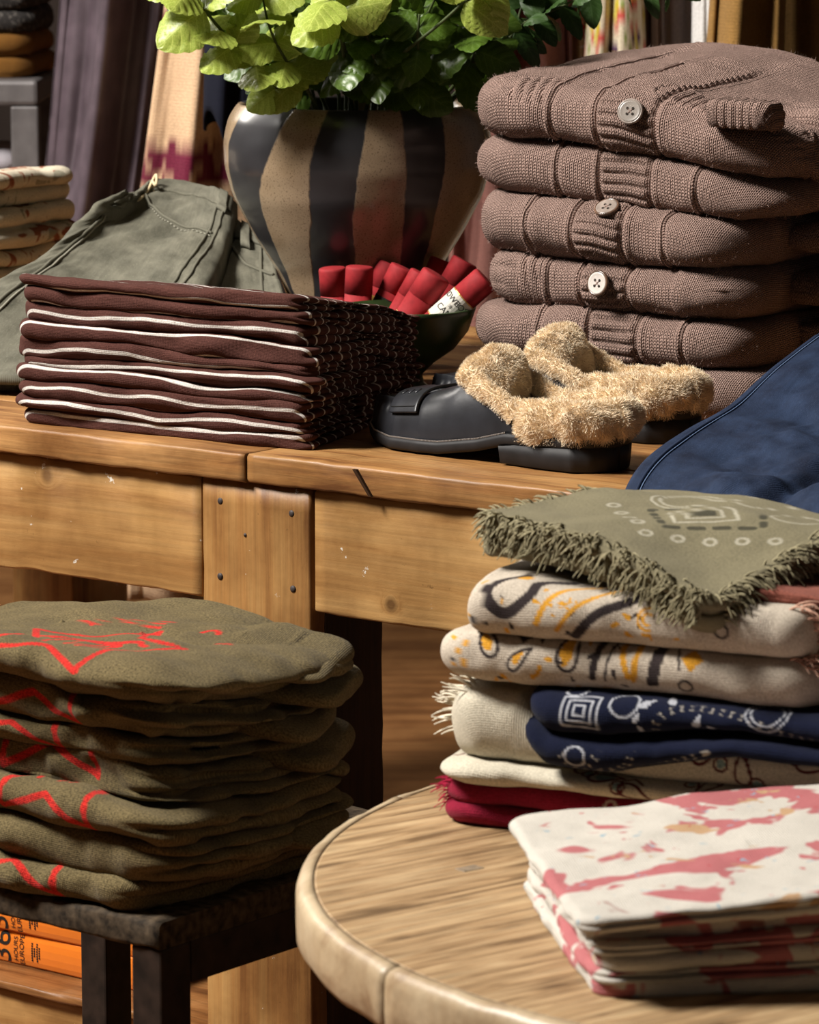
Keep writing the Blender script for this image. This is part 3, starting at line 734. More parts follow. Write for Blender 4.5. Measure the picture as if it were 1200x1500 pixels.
# ------------------------------------------------------------------ fringe helper
def fringe(name, bases, dirs, length, rad, mat, parent, seed=0, droop=.4, jit=.35, seg=5, dens=1):
    """thin tapering yarn ends, one mesh"""
    r = random.Random(seed); V = []; Fc = []
    for p, d in zip(bases, dirs):
        p = Vector(p); d = Vector(d).normalized(); ln = length * r.uniform(.65, 1.15)
        d = (d + Vector((r.uniform(-1, 1), r.uniform(-1, 1), r.uniform(-1, 1))) * jit).normalized()
        side = Vector((r.uniform(-1, 1), r.uniform(-1, 1), r.uniform(-1, 1))) * .35
        b = len(V); pts = []
        for k in range(seg + 1):
            t = k / seg; pts.append(p + d * ln * t + Vector((0, 0, -1)) * droop * ln * t * t + side * ln * t * t * .6)
        ax = d.orthogonal().normalized(); ay = d.cross(ax)
        for k, q in enumerate(pts):
            rr = rad * (1 - .55 * k / seg)
            for a in (0, 2.094, 4.189): V.append(q + (ax * math.cos(a) + ay * math.sin(a)) * rr)
        for k in range(seg):
            for a in range(3): Fc.append((b + k * 3 + a, b + k * 3 + (a + 1) % 3, b + k * 3 + 3 + (a + 1) % 3, b + k * 3 + 3 + a))
    o = mesh_np(name, np.array(V), np.array(Fc), mat, None, None, parent)
    return o
def edge_fringe(name, P, F, N, side, count, length, rad, mat, parent, L, W, seed=0, q=(.1, .9), rng_=(0, 1), droop=.4, jit=.35):
    """fringe rooted on one side ('L','R','F') of a slab"""
    r = random.Random(seed); bs = []; ds = []; nin_ = np.argmax(np.linalg.norm(np.diff(F, axis=0), axis=-1).sum(1) < 0) if False else None
    for _ in range(count):
        t = r.uniform(*rng_); a = r.uniform(*q)
        if side == 'L': u, v, dr = -L / 2 - a, -W / 2 + W * t, Vector((-1, 0, 0))
        elif side == 'R': u, v, dr = L / 2 + a, -W / 2 + W * t, Vector((1, 0, 0))
        else: u, v, dr = -L / 2 + L * t, -W / 2 - a, Vector((0, -1, 0))
        p, n = locate(P, F, N, u, v); bs.append(p - n * .0005); ds.append(dr * .7 + n * .5)
    return fringe(name, bs, ds, length, rad, mat, parent, seed, droop, jit)

# ------------------------------------------------------------------ scarves on the round table
def paisley(cx, cy, s, rot, bend=.5, n=26):
    p = []
    for k in range(n + 1):
        t = 2 * math.pi * k / n; x = s * math.sin(t) * abs(math.sin(t / 2)) ** 1.3 * .62; y = -s * math.cos(t) * -1
        x += bend * s * ((y / s + 1) / 2) ** 2 * .9
        p.append((cx + x * math.cos(rot) - y * math.sin(rot), cy + x * math.sin(rot) + y * math.cos(rot)))
    return p
def ringp(cx, cy, r, n=14, k=1): return [(cx + r * math.cos(2 * math.pi * i / n), cy + r * k * math.sin(2 * math.pi * i / n)) for i in range(n + 1)]
def dashes(pts, step, gap):
    pts = np.asarray(pts, float); d = np.r_[0, np.cumsum(np.linalg.norm(np.diff(pts, axis=0), axis=1))]; out = []; s = 0
    while s < d[-1]:
        q = np.linspace(s, min(s + step, d[-1]), 4); out.append(np.stack([np.interp(q, d, pts[:, 0]), np.interp(q, d, pts[:, 1])], 1)); s += step + gap
    return out
def curve(p, n=30):
    """smooth curve through control points"""
    p = [np.array(q, float) for q in p]; p = [2 * p[0] - p[1]] + p + [2 * p[-1] - p[-2]]; out = []
    for i in range(1, len(p) - 2):
        for k in range(n // (len(p) - 3) + 1):
            t = k / (n // (len(p) - 3) + 1)
            out.append(.5 * ((2 * p[i]) + (-p[i - 1] + p[i + 1]) * t + (2 * p[i - 1] - 5 * p[i] + 4 * p[i + 1] - p[i + 2]) * t * t + (-p[i - 1] + 3 * p[i] - 3 * p[i + 1] + p[i + 2]) * t ** 3))
    out.append(p[-2]); return np.array(out)
sc_th = R(26); e1 = Vector((math.cos(sc_th), -math.sin(sc_th), 0)); e2 = Vector((math.sin(sc_th), math.cos(sc_th), 0))
SCL, SCW = .33, .18
sc_o = onz(655, 1206, RZ) + e1 * (SCL / 2 + .002) + e2 * (SCW / 2 + .01)
scs = Stack(sc_o, sc_th, [.032, .021, .026, .029, .034, .036, .011, .030], comp=0, W=SCW, amp=.0022, fr=.13, seed=51, L=SCL)
_z = scs.z
def scz(k):
    f = _z(k)
    if k == 3: return lambda x, y: f(x, y) + .026 * np.clip((-.085 - x) / .03, 0, 1) - .008 * np.clip((-.03 - y) / .05, 0, 1)
    if k == 2: return lambda x, y: f(x, y) - .004 * np.clip((-.02 - y) / .05, 0, 1)
    if k in (7, 8): return lambda x, y: f(x, y) - .10 * np.clip(x - .04, 0, 1) * np.clip((.02 - y) / .1, 0, 1.6) - .05 * np.clip(x - .1, 0, 1)
    return f
m_print = fabric('printed_wool', (.5, .5, .5), .2, 1100, .25, .95, attr=True, fuzz=.3)
GRP = 'folded printed scarves in one stack'
CRIM, CREAM, NAVY, OAT, DUST, SAGE = np.array((.25, .012, .035)), np.array((.60, .545, .43)), np.array((.0065, .009, .026)), np.array((.52, .45, .365)), np.array((.26, .085, .06)), np.array((.205, .18, .11))
m_f = {n: plain(n + '_yarn', tuple(c * k), .95, .1, noise=.2, nscale=200) for n, c, k in (('crimson', CRIM, 1.3), ('cream', CREAM, 1.1), ('oat', np.array((.56, .33, .24)), 1), ('sage', SAGE, 1.25), ('dust', DUST, 1))}
def scarf(i, label, base, painter=None, L=SCL, W=SCW, lob=(1, 1, 1, 1), bul=(.014, .012, .012, .013), off=(0, 0), rot=0, nprof=60, seed=0, res=(.0016, .003, .01, .003), nin=26, wob=.004, gam=(1, 1, 1, 1), zb=None, zt=None, wr=(.0016, 22), rc=.014):
    root = scs.place(i, 'folded_scarf', label, 'scarf', GRP)
    P, F, N = slab(L, W, zb or scz(i), zt or scz(i + 1), lobes=lob, bulge=bul, res=res, nprof=nprof, nin=nin, rc=rc, seed=200 + seed, off=off, rot=rot, wob=wob, wrinkle=wr, gam=gam)
    col = np.broadcast_to(base, P.shape).copy()
    if painter: col = painter(F, col)
    P = scs.lift(i, P)
    slab_obj('cloth', P, F, m_print, root, col)
    return root, P, F, N
yF = -SCW / 2
r_, P, F, N = scarf(0, 'crimson wool scarf folded double with short fringe, lowest of the scarf stack', CRIM, lob=(2, 2, 1, 2), bul=(.010, .01, .01, .008), seed=1,
    painter=lambda F, c: strokes(F, c, [ringp(-.04, yF - .012, .004), [(-.02, yF - .008), (-.015, yF - .02)], [(.0, yF - .006), (.01, yF - .02), (.02, yF - .008)]], .0022, (.6, .5, .45)))
edge_fringe('fringe', P, F, N, 'L', 260, .012, .0007, m_f['crimson'], r_, SCL, SCW, 1, (.002, .035), (-.02, .55))['kind'] = 'stuff'
TEAL, MAR = (.22, .32, .31), (.10, .012, .018)
def cream_paint(seed, u0):
    def f(F, c):
        r = random.Random(seed)
        for k in range(11):
            x, y = u0 + k * .026, yF + .006 - (k % 3) * .012
            c = fill(F, c, ringp(x, y, .008), TEAL) if k % 2 else c
            c = strokes(F, c, [paisley(x, y, .013, r.uniform(0, 6))], .0024, MAR)
            c = strokes(F, c, [ringp(x + .012, y - .010, .005), [(x - .012, y + .008), (x - .004, y + .013), (x + .004, y + .006)]], .0018, MAR)
            c = fill(F, c, ringp(x + .012, y - .010, .0032), TEAL)
        return strokes(F, c, [curve([(-.19, yF), (-.175, yF + .012), (-.165, yF + .01), (-.16, yF + .03)])], .002, MAR)
    return f
scarf(1, 'cream scarf with maroon and teal printed flowers lying directly on the crimson scarf', CREAM, cream_paint(1, -.07), L=SCL + .004, seed=2, off=(.0, -.002), bul=(.013, .012, .012, .011))
r_, P, F, N = scarf(2, 'cream scarf with looped fringed end under the navy paisley scarf', CREAM, cream_paint(2, .0), L=SCL - .012, seed=3, off=(.004, .004), bul=(.012, .012, .012, .016))
edge_fringe('fringe', P, F, N, 'L', 190, .016, .0011, m_f['cream'], r_, SCL - .012, SCW, 2, (.0, .045), (-.02, .9), droop=.1, jit=.15)['kind'] = 'stuff'
WHT = (.42, .43, .47)
def navy_paint(F, c):
    x0 = -.11
    big = curve([(x0 + .068, yF - .044), (x0 + .074, yF - .028), (x0 + .094, yF - .018), (x0 + .13, yF - .021), (x0 + .17, yF - .032), (x0 + .20, yF - .038)])
    lo = curve([(x0 + .000, yF - .088), (x0 + .012, yF - .106), (x0 + .038, yF - .113), (x0 + .064, yF - .106), (x0 + .085, yF - .094), (x0 + .11, yF - .084)])
    lo2 = curve([(x0 + .03, yF - .088), (x0 + .024, yF - .098), (x0 + .036, yF - .104), (x0 + .050, yF - .097), (x0 + .054, yF - .086)])
    for q in (big, lo, lo2):
        c = strokes(F, c, [q], .0052, (.36, .33, .29)); c = strokes(F, c, dashes(q, .001, .0065), .006, NAVY)
    sq = lambda cx, cy, r: [(cx - r, cy - r * .8), (cx + r * 1.1, cy - r), (cx + r, cy + r), (cx - r * 1.1, cy + r * .9), (cx - r, cy - r * .8)]
    c = strokes(F, c, [sq(x0 + .014, yF - .029, r) for r in (.004, .0085, .013)], .0016, WHT)
    c = strokes(F, c, [ringp(x0 + .046, yF - .020, .011), ringp(x0 + .006, yF - .008, .008), ringp(x0 + .012, yF - .092, .008)], .0016, WHT)
    for k, (x, y, r) in enumerate(((.062, -.018, .004), (.056, -.030, .003), (.10, -.030, .004), (.058, -.040, .003), (.078, -.012, .004), (.11, -.036, .003))):
        c = fill(F, c, paisley(x0 + x, yF + y, r * 1.6, -.6 + .3 * k), WHT)
    for k in range(16): c = fill(F, c, ringp(x0 + .092 + .008 * (k % 8), yF - .096 - .008 * (k // 8) + .004 * (k % 2), .0011, 6), (.3, .3, .3))
    c = strokes(F, c, [[(x0 + .15, yF - .088), (x0 + .153, yF - .100), (x0 + .16, yF - .095)], ringp(x0 + .15, yF - .014, .012), ringp(x0 + .15, yF - .014, .016)], .0013, WHT)
    return fill(F, c, [(x0 + .162, yF - .094), (x0 + .169, yF - .088), (x0 + .176, yF - .094), (x0 + .169, yF - .101)], (.36, .33, .29))
nb = scz(3); nt4 = scz(4)
def navy_b(x, y): return nb(x, y) * 1.0 - .018 * np.clip((-.062 - y) / .03, 0, 1.2) * np.clip((.06 - x) / .1, 0, 1) + .0 * x
scarf(3, 'navy blue paisley scarf folded in a wave, between the cream and yellow printed scarves', NAVY, navy_paint, L=.27, seed=4, off=(.040, -.004), lob=(2, 2, 1, 2), bul=(.019, .014, .012, .012), nprof=84, zb=navy_b, wob=.005, gam=(.92, 1, 1, 1))
OL1, OL2 = .262, .245
YEL, BLK = (.62, .30, .03), (.035, .026, .026)
def oat_paint(seed, sgn):
    def f(F, c):
        r = random.Random(seed); x0 = -(OL2 if seed == 1 else OL1) / 2 + .018
        for k in range(34):
            x, y = x0 + r.uniform(-.03, .14), yF - r.uniform(.004, .05)
            c = fill(F, c, paisley(x, y, r.uniform(.002, .0045), r.uniform(0, 6)), YEL if k % 3 else BLK)
        if seed == 1:
            U = curve([(x0 + .012, yF + .012), (x0 - .006, yF - .018), (x0 + .008, yF - .034), (x0 + .026, yF - .022), (x0 + .030, yF - .004), (x0 + .048, yF + .012)])
            c = strokes(F, c, [U], .0085, BLK)
            c = strokes(F, c, [curve([(x0 + .05, yF - .045), (x0 + .065, yF - .026), (x0 + .085, yF - .010), (x0 + .11, yF + .004)])], .0035, YEL)
            c = strokes(F, c, [curve([(x0 + .035, yF - .04), (x0 + .044, yF - .02), (x0 + .06, yF - .004), (x0 + .08, yF + .010)])], .0048, YEL)
            b2 = curve([(x0 + .062, yF - .05), (x0 + .080, yF - .030), (x0 + .11, yF - .014), (x0 + .14, yF + .002)])
            c = strokes(F, c, [b2], .0028, BLK); c = strokes(F, c, dashes(b2, .003, .004), .0072, BLK)
            c = fill(F, c, ringp(x0 + .014, yF + .004, .0055), YEL)
            c = strokes(F, c, [ringp(x0 + .118, yF - .030, .008)[3:12], ringp(x0 + .118, yF - .030, .004)[2:12]], .0022, YEL)
            for k in range(14): c = fill(F, c, ringp(x0 + .048 + .005 * k, yF - .034 + .0028 * k + .003 * (k % 2), .0012, 6), YEL)
        else:
            c = strokes(F, c, [paisley(x0 + .006, yF - .012, .014, .8), paisley(x0 + .034, yF - .022, .011, -.6), paisley(x0 + .070, yF - .012, .017, .1)], .0024, BLK)
            for q in ((x0 + .006, yF - .012, .009, .8), (x0 + .034, yF - .022, .006, -.6), (x0 + .070, yF - .012, .011, .1)): c = fill(F, c, paisley(*q), YEL)
            c = fill(F, c, [(x0 + .028, yF - .004), (x0 + .040, yF + .004), (x0 + .048, yF - .002), (x0 + .036, yF - .012)], BLK)
            for k, x in enumerate((.094, .104, .138, .142)):
                q = curve([(x0 + x + .004, yF + .012), (x0 + x, yF - .01), (x0 + x - .004, yF - .034)])
                c = strokes(F, c, [q], .0022, BLK); c = strokes(F, c, dashes(q, .003, .004), .006, BLK) if k != 1 else c
            c = strokes(F, c, [curve([(x0 + .114, yF + .01), (x0 + .112, yF - .01), (x0 + .118, yF - .03)]), curve([(x0 + .128, yF + .01), (x0 + .124, yF - .01), (x0 + .122, yF - .03)])], .0045, YEL)
        dx = x0 + .165 + .012 * seed
        c = fill(F, c, [(dx - .008, yF - .014), (dx, yF - .006), (dx + .008, yF - .014), (dx, yF - .023)], YEL)
        c = strokes(F, c, [ringp(dx - .002, yF + .004, .005), ringp(dx - .004, yF - .034, .0048), [(dx - .012, yF - .006), (dx - .008, yF - .022)]], .0019, BLK)
        return c
    return f
r_, P, F, N = scarf(4, 'oatmeal scarf with yellow and black paisley flowers, resting on the navy scarf', OAT, oat_paint(0, 1), L=OL1, seed=5, off=(-.013 - (SCL - OL1) / 2 + .018, -.002), bul=(.016, .012, .012, .015))
edge_fringe('fringe', P, F, N, 'R', 200, .022, .0011, m_f['oat'], r_, OL1, SCW, 4, (-.01, .03), (-.05, .6), droop=.6)['kind'] = 'stuff'
r_, P, F, N = scarf(5, 'oatmeal scarf with black and yellow swirls, directly under the olive green bandana', OAT, oat_paint(1, 1), L=OL2, seed=6, off=(-.013 - (SCL - OL2) / 2 + .034, .0), bul=(.018, .012, .012, .016))
edge_fringe('fringe', P, F, N, 'R', 200, .022, .0011, m_f['oat'], r_, OL2, SCW, 5, (-.01, .03), (-.05, .6), droop=.6)['kind'] = 'stuff'
r_, P, F, N = scarf(6, 'dusty red fringed scarf squeezed under the olive green bandana', DUST, None, L=.20, seed=7, off=(.09, .01), bul=(.006, .008, .006, .006), nprof=26, res=(.004,) * 4)
edge_fringe('fringe', P, F, N, 'R', 160, .02, .0009, m_f['dust'], r_, .20, SCW, 6, (0, .02), (-.05, .8))['kind'] = 'stuff'
def sage_paint(F, c):
    cx, cy = .015, .01; lt, dk = (.42, .39, .30), (.06, .055, .035)
    for s_ in (.018, .032): c = strokes(F, c, [[(cx - s_, cy), (cx, cy - s_), (cx + s_, cy), (cx, cy + s_), (cx - s_, cy)]], .0028, lt)
    c = fill(F, c, [(cx - .012, cy), (cx, cy - .012), (cx + .012, cy), (cx, cy + .012)], dk)
    c = strokes(F, c, dashes([(cx - .025, cy + .03), (cx - .05, cy), (cx, cy - .045), (cx + .055, cy), (cx + .03, cy + .03)], .008, .010), .006, dk)
    for k in range(9):
        t = k / 8; x = cx - .075 + .15 * t; y = cy - .012 - .052 * (1 - abs(2 * t - 1))
        c = strokes(F, c, [ringp(x, y, .0042)], .0026, lt)
    c = strokes(F, c, [ringp(cx - .05, cy + .04, .02), ringp(cx - .05, cy + .04, .026), ringp(cx + .055, cy + .04, .02), ringp(cx, cy + .07, .022)], .0022, lt)
    return c
BL, BW, brot = .215, .18, R(-18)
bq = onz(708, 812, RZ + scs.H[7]) - scs.o; lx, ly = bq.x * e1.x + bq.y * e1.y, bq.x * e2.x + bq.y * e2.y
cb_, sb_ = math.cos(brot), math.sin(brot)
boff = (lx + cb_ * BL / 2 - sb_ * BW / 2, ly + sb_ * BL / 2 + cb_ * BW / 2)
fcx, fcy = lx + cb_ * BL, ly + sb_ * BL                       # front corner that hangs down over the lower scarves
def bdroop(x, y): return -.030 * np.exp(-(((x - fcx) / .075) ** 2 + ((y - fcy) / .075) ** 2)) - .06 * np.clip(x - .12, 0, 1)
b7 = lambda x, y: _z(7)(x, y) + bdroop(x, y)
b8 = lambda x, y: _z(8)(x, y) + bdroop(x, y) + .004 * vn(x * 18, y * 18, 3)
r_, P, F, N = scarf(7, 'olive green fringed bandana with pale diamond print, topmost of the scarf stack', SAGE, sage_paint, L=BL, W=BW, seed=8, off=boff, rot=brot, lob=(2, 2, 1, 2), bul=(.006, .006, .006, .006), res=(.002, .002, .008, .003), nin=90, wr=(.0022, 16), zb=b7, zt=b8, wob=.004)
edge_fringe('fringe', P, F, N, 'F', 520, .012, .0011, m_f['sage'], r_, BL, BW, 7, (-.003, .034), (0, 1), droop=.5, jit=.5)['kind'] = 'stuff'
edge_fringe('fringe', P, F, N, 'R', 420, .013, .0011, m_f['sage'], r_, BL, BW, 8, (-.003, .030), (0, 1), droop=.5, jit=.5)['kind'] = 'stuff'
edge_fringe('fringe', P, F, N, 'L', 160, .011, .0011, m_f['sage'], r_, BL, BW, 9, (-.002, .03), (0, .7), droop=.4, jit=.5)['kind'] = 'stuff'

# ------------------------------------------------------------------ white and pink printed shirts
PINK, TAN = (.40, .135, .14), (.44, .28, .16)
m_flo = [fabric('pink_floral_%d' % k, (.52, .485, .43), .12, 1200, .0, .85, fuzz=.12,
         spots=[(17, .53, .55, PINK, 3.3 + k * 5), (21, .64, .655, TAN, 11.7 + k * 3), (75, .68, .70, (.22, .34, .42), 5.2 + k), (90, .70, .715, (.42, .05, .06), 8.2 + k), (14, .70, .72, (.25, .10, .09), 1.1 + k * 2)]) for k in range(3)]
nF = 6
fth = R(-5); fe1 = Vector((math.cos(fth), -math.sin(fth), 0)); fe2 = Vector((math.sin(fth), math.cos(fth), 0))
FL_, FW = .33, .255
fst = Stack(onz(858, 1466, RZ) + fe1 * (FL_ / 2 + .004) + fe2 * (FW / 2 + .004), fth, [.0085, .0080, .0085, .0085, .0095, .0105], comp=-.05, W=FW, amp=.0016, fr=.10, seed=77, L=FL_, compx=-.5)
for i in range(nF):
    r2 = random.Random(400 + i); tp = i == nF - 1
    root = fst.place(i, 'printed_shirt', 'folded white shirt with dusty pink blotches, %s of its pile' % ordl(i, nF), 'shirt', 'folded white and pink shirts in one pile')
    P, F, N = slab(FL_, FW, fst.z(i), fst.z(i + 1), lobes=(2 if i % 2 else 1, 1, 1, 1), bulge=(.006, .006, .006, .0055), res=(.004, .01, .008, .004), nprof=30, nin=40 if tp else 20, rc=.012, seed=410 + i, wob=.004,
                   off=(r2.uniform(-.004, .004) - (.008 if tp else .0), -.006 if tp else .008 + r2.uniform(-.004, .003)), rot=R(r2.uniform(-1.2, 1.2)), shear=-.04, wrinkle=(.0016 if tp else .0012, 22))
    P = fst.lift(i, P)
    F = F + np.array([r2.uniform(0, 1), r2.uniform(0, 1)]) * (0 if tp else 1)
    slab_obj('cloth', P, F, m_flo[i % 3], root)
    if tp:
        m_bind = fabric('white_binding', (.66, .61, .53), .1, 1200)
        pts = []
        for (u, v) in ((.060, .095), (.066, .055), (.082, .02), (.105, .0), (.13, -.008), (.15, -.008)):
            p, n = locate(P, F, N, u, v); pts.append(p + n * .0015)
        MB().tube(pts, .0045, 10).obj('neckline_binding', m_bind, root, True)
        p, n = locate(P, F, N, .098, .045)
        b_ = MB()
        for k in range(4): b_.tube([p + n * .002 + Vector((.006 * k, .002 * (-1) ** k, 0)), p + n * .009 + Vector((.006 * k + .003, .004 * (-1) ** k, 0)), p + n * .003 + Vector((.006 * k + .007, 0, 0))], .0016, 6)
        b_.obj('tie', m_bind, root, True)

# ------------------------------------------------------------------ shearling clogs
m_leather = MAT('black_leather', .36, .5)
_m, nt, b = m_leather; n = NOISE(nt, VEC(nt, 'Object'), 260, 4, .6); nb_ = NOISE(nt, VEC(nt, 'Object'), 30, 3)
nt.links.new(RAMP(nt, nb_, [(.3, (.011, .011, .013)), (.7, (.022, .023, .028))]), b.inputs['Base Color']); BUMP(nt, b, n, .12, .0006); m_leather = _m
m_sole = plain('black_rubber', (.014, .013, .014), .6, .3, noise=.3, nscale=60, bump=.15)
m_stitch = plain('grey_stitching', (.24, .21, .19), .8)
m_blackst = plain('black_stitching', (.006, .006, .006), .7)
m_fleece = plain('shearling', (.76, .60, .41), .95, .1, noise=.18, nscale=90, bump=1.0)
m_wool = MAT('shearling_fibre', .9, .1); _m, nt, b = m_wool
nt.links.new(RAMP(nt, NOISE(nt, VEC(nt, 'Object'), 110, 3), [(.3, (.74, .58, .39)), (.65, (.88, .75, .56))]), b.inputs['Base Color'])
b.inputs['Sheen Weight'].default_value = .3; m_wool = _m
m_tagp = plain('pale_pink_tag', (.52, .38, .34), .8)
CLL = .288
xs_t = np.array([0, .012, .04, .10, .20, .32, .45, .58, .70, .82, .92, .97, .992, 1.0])
ws_t = np.array([0, .014, .027, .040, .049, .0515, .047, .041, .0385, .0385, .036, .026, .014, 0])
hw = lambda t: np.interp(t, xs_t, ws_t)
skew = lambda t: .006 * np.cos(np.asarray(t) * 3.2)           # slight foot curve
zbot = lambda t: np.interp(t, [0, .08, .18, .40, .55, .66, 1], [.010, .004, .0008, .002, .0085, .0165, .0205])
def tri_scatter(P, wrap, count, length, name, parent, seed, mat, lump=.004, keep=None, flow=(0, 0, -.25), wid=.00026):
    """short wool fibres over a grid surface"""
    V = P.reshape(-1, 3); f = grid_faces(P.shape[0], P.shape[1], wrap)
    A, B, C, D = V[f[:, 0]], V[f[:, 1]], V[f[:, 2]], V[f[:, 3]]
    nrm = np.cross(C - A, D - B); ar = np.linalg.norm(nrm, axis=1); nrm = nrm / (ar[:, None] + 1e-12)
    ctr = V.mean(0)
    r = np.random.default_rng(seed); idx = r.choice(len(f), count, p=ar / ar.sum())
    s_, t_ = r.random(count)[:, None], r.random(count)[:, None]
    p = (A[idx] * (1 - s_) + B[idx] * s_) * (1 - t_) + (D[idx] * (1 - s_) + C[idx] * s_) * t_
    n = nrm[idx]
    cl = np.stack([vn(p[:, 0] * 130 + 9, p[:, 2] * 130 + p[:, 1] * 90, seed + k) for k in range(3)], 1)
    d1 = n + .55 * cl + .25 * r.normal(size=n.shape) + np.array(flow)
    d1 /= np.linalg.norm(d1, axis=1, keepdims=True)
    d2 = d1 + .9 * np.roll(cl, 1, 1) + .35 * r.normal(size=n.shape) + np.array(flow); d2 /= np.linalg.norm(d2, axis=1, keepdims=True)
    ln = (length * (.6 + .6 * r.random(count)))[:, None]
    q1 = p + (d1 + .5 * d2) * ln * .7
    w = np.cross(d1, r.normal(size=n.shape)); w /= np.linalg.norm(w, axis=1, keepdims=True); w *= wid
    VV = np.stack([p - w, p + w, q1 + w * .25, q1 - w * .25], 1).reshape(-1, 3)
    FF = np.arange(count)[:, None] * 4 + np.array([[0, 1, 2, 3]])
    o = mesh_np(name, VV, FF, mat, None, None, parent); o['kind'] = 'stuff'
    return o
def orient(P, wrap, out):
    N = grid_normals(P, wrap)
    return P if (N * out).sum(-1).mean() > 0 else P[:, ::-1]
def make_clog(loc, ang, mir, label):
    root = empty('clog', loc, ang, label, 'clog', 'pair of shearling clogs')
    L = CLL; my = mir
    # sole
    n = 120; t = (1 - np.cos(np.linspace(0, np.pi, n))) / 2
    def sole_ring(k, grow):
        w = hw(t) + grow * np.sqrt(np.clip(hw(t) / .02, 0, 1)); x = t * L + grow * np.where(t < .5, -1, 1) * np.clip(1 - hw(t) / .02, 0, 1)
        near = np.stack([x, my * (-w) + my * skew(t), k], 1); far = np.stack([x, my * w + my * skew(t), k], 1)
        return np.concatenate([near, far[::-1][1:-1]])
    zb_ = zbot(t); th = .0105
    Ps = np.array([sole_ring(zb_, -.004), sole_ring(zb_, .0005), sole_ring(zb_ + .002, .0025), sole_ring(zb_ + th * .7, .0035), sole_ring(zb_ + th, .0025), sole_ring(zb_ + th, -.012)])
    def closed(P, name, mat, sm=True):
        m = P.shape[1]; V = P.reshape(-1, 3); b_ = MB(); b_.add(V, [tuple(f) for f in grid_faces(len(P), m, True)] + [tuple(range(m)), tuple(range((len(P) - 1) * m, len(P) * m))[::-1]])
        o = b_.obj(name, mat, root, sm); return o
    closed(Ps, 'sole', m_sole)
    # heel block
    th_ = .64 + .36 * (1 - np.cos(np.linspace(0, np.pi, 50))) / 2
    def heel_ring(z, g):
        w = hw(th_) + g; w[-1] = 0
        near = np.stack([th_ * L, my * (-w + skew(th_)), 0 * w + z], 1); far = np.stack([th_ * L, my * (w + skew(th_)), 0 * w + z], 1)
        near[:, 2] = far[:, 2] = np.minimum(z, zbot(th_) + .001)
        return np.concatenate([near, far[::-1]])
    closed(np.array([heel_ring(.0, -.001), heel_ring(.001, .0005), heel_ring(.010, .002), heel_ring(.0225, .0032)]), 'heel', m_sole)
    # welt stitching
    st = MB(); k = 0
    for a in np.linspace(.004, .66, 120):
        for s_ in (-1, 1):
            x, w = a * L, hw(a) + .0018; p0 = Vector((x, my * (s_ * w + float(skew(a))), float(zbot(a)) + th + .0009)); a2 = a + .0026
            p1 = Vector((a2 * L, my * (s_ * (hw(a2) + .0018) + float(skew(a2))), float(zbot(a2)) + th + .0009)); st.tube([p0, p1], .0008, 5)
    st.obj('welt_stitching', m_stitch, root)['kind'] = 'stuff'
    # upper
    hz_t = ([0, .02, .06, .12, .2, .3, .38, .44, .7], [.006, .021, .031, .036, .0385, .043, .049, .055, .060])
    hh = lambda a: np.interp(a, *hz_t)
    nphi, ns = 90, 90
    phi = np.linspace(0, np.pi, nphi); s = np.linspace(0, 1, ns) ** 1.15
    def upper(phi, s, push=0.0):
        PH, S = np.meshgrid(phi, s); sp = np.sin(PH)
        xe = .70 - .265 * np.clip(sp / .92, 0, 1) ** 1.25
        tt = S * xe
        w = np.maximum(hw(np.clip(tt, .0015, 1)) - .001, 0) + push; h = hh(tt) + push
        cy = np.sign(np.cos(PH)) * np.abs(np.cos(PH)) ** .62; cz = np.abs(sp) ** .78
        y = -w * cy; x = tt * L - push * np.clip(1 - tt / .08, 0, 1)
        z = zbot(tt) + th - .001 + h * cz
        # moccasin seam: plug sits slightly lower and is framed by a ridge
        a = np.degrees(np.arcsin(np.clip(sp, 0, 1)))
        ridge = np.exp(-((a - 50) / 3.2) ** 2) * np.clip((.30 - tt) / .05, 0, 1)
        gather = np.exp(-((a - 36) / 9) ** 2) * np.clip((.22 - tt) / .06, 0, 1) * np.sin(PH * 0 + tt * L / .0030 * 2) * .0007
        plug = np.clip((a - 55) / 6, 0, 1) * np.clip((.30 - tt) / .08, 0, 1)
        z = z + ridge * .0042 - plug * .0036; y = y * (1 + ridge * .02) - gather * np.sign(cy)
        return np.stack([x, my * (y + skew(tt)), z], -1)
    Pu = orient(upper(phi, s), False, np.array([0, 0, 1.]))
    up = mesh_np('upper', Pu.reshape(-1, 3), grid_faces(ns, nphi), m_leather, None, None, root)
    md = up.modifiers.new('thick', 'SOLIDIFY'); md.thickness = .0018; md.offset = -1
    # saddle strap across the vamp and its stitched tabs
    s2 = np.linspace(.345, .485, 14); ph2 = np.linspace(R(27), R(153), 60)
    PH, S = np.meshgrid(ph2, np.linspace(.16, .29, 14)); 
    def strap(push):
        sp = np.sin(PH); tt = S + .03 * (1 - sp)
        w = hw(tt) + push; h = hh(tt) + push; cy = np.sign(np.cos(PH)) * np.abs(np.cos(PH)) ** .62; cz = np.abs(sp) ** .78
        return np.stack([tt * L, my * (-w * cy + skew(tt)), zbot(tt) + th + h * cz], -1)
    Pst = orient(strap(.0028), False, np.array([0, 0, 1.]))
    so2 = mesh_np('saddle_strap', Pst.reshape(-1, 3), grid_faces(14, 60), m_leather, None, None, root); md = so2.modifiers.new('thick', 'SOLIDIFY'); md.thickness = .0032; md.offset = -1
    bv = so2.modifiers.new('bevel', 'BEVEL'); bv.width = .0009; bv.segments = 2
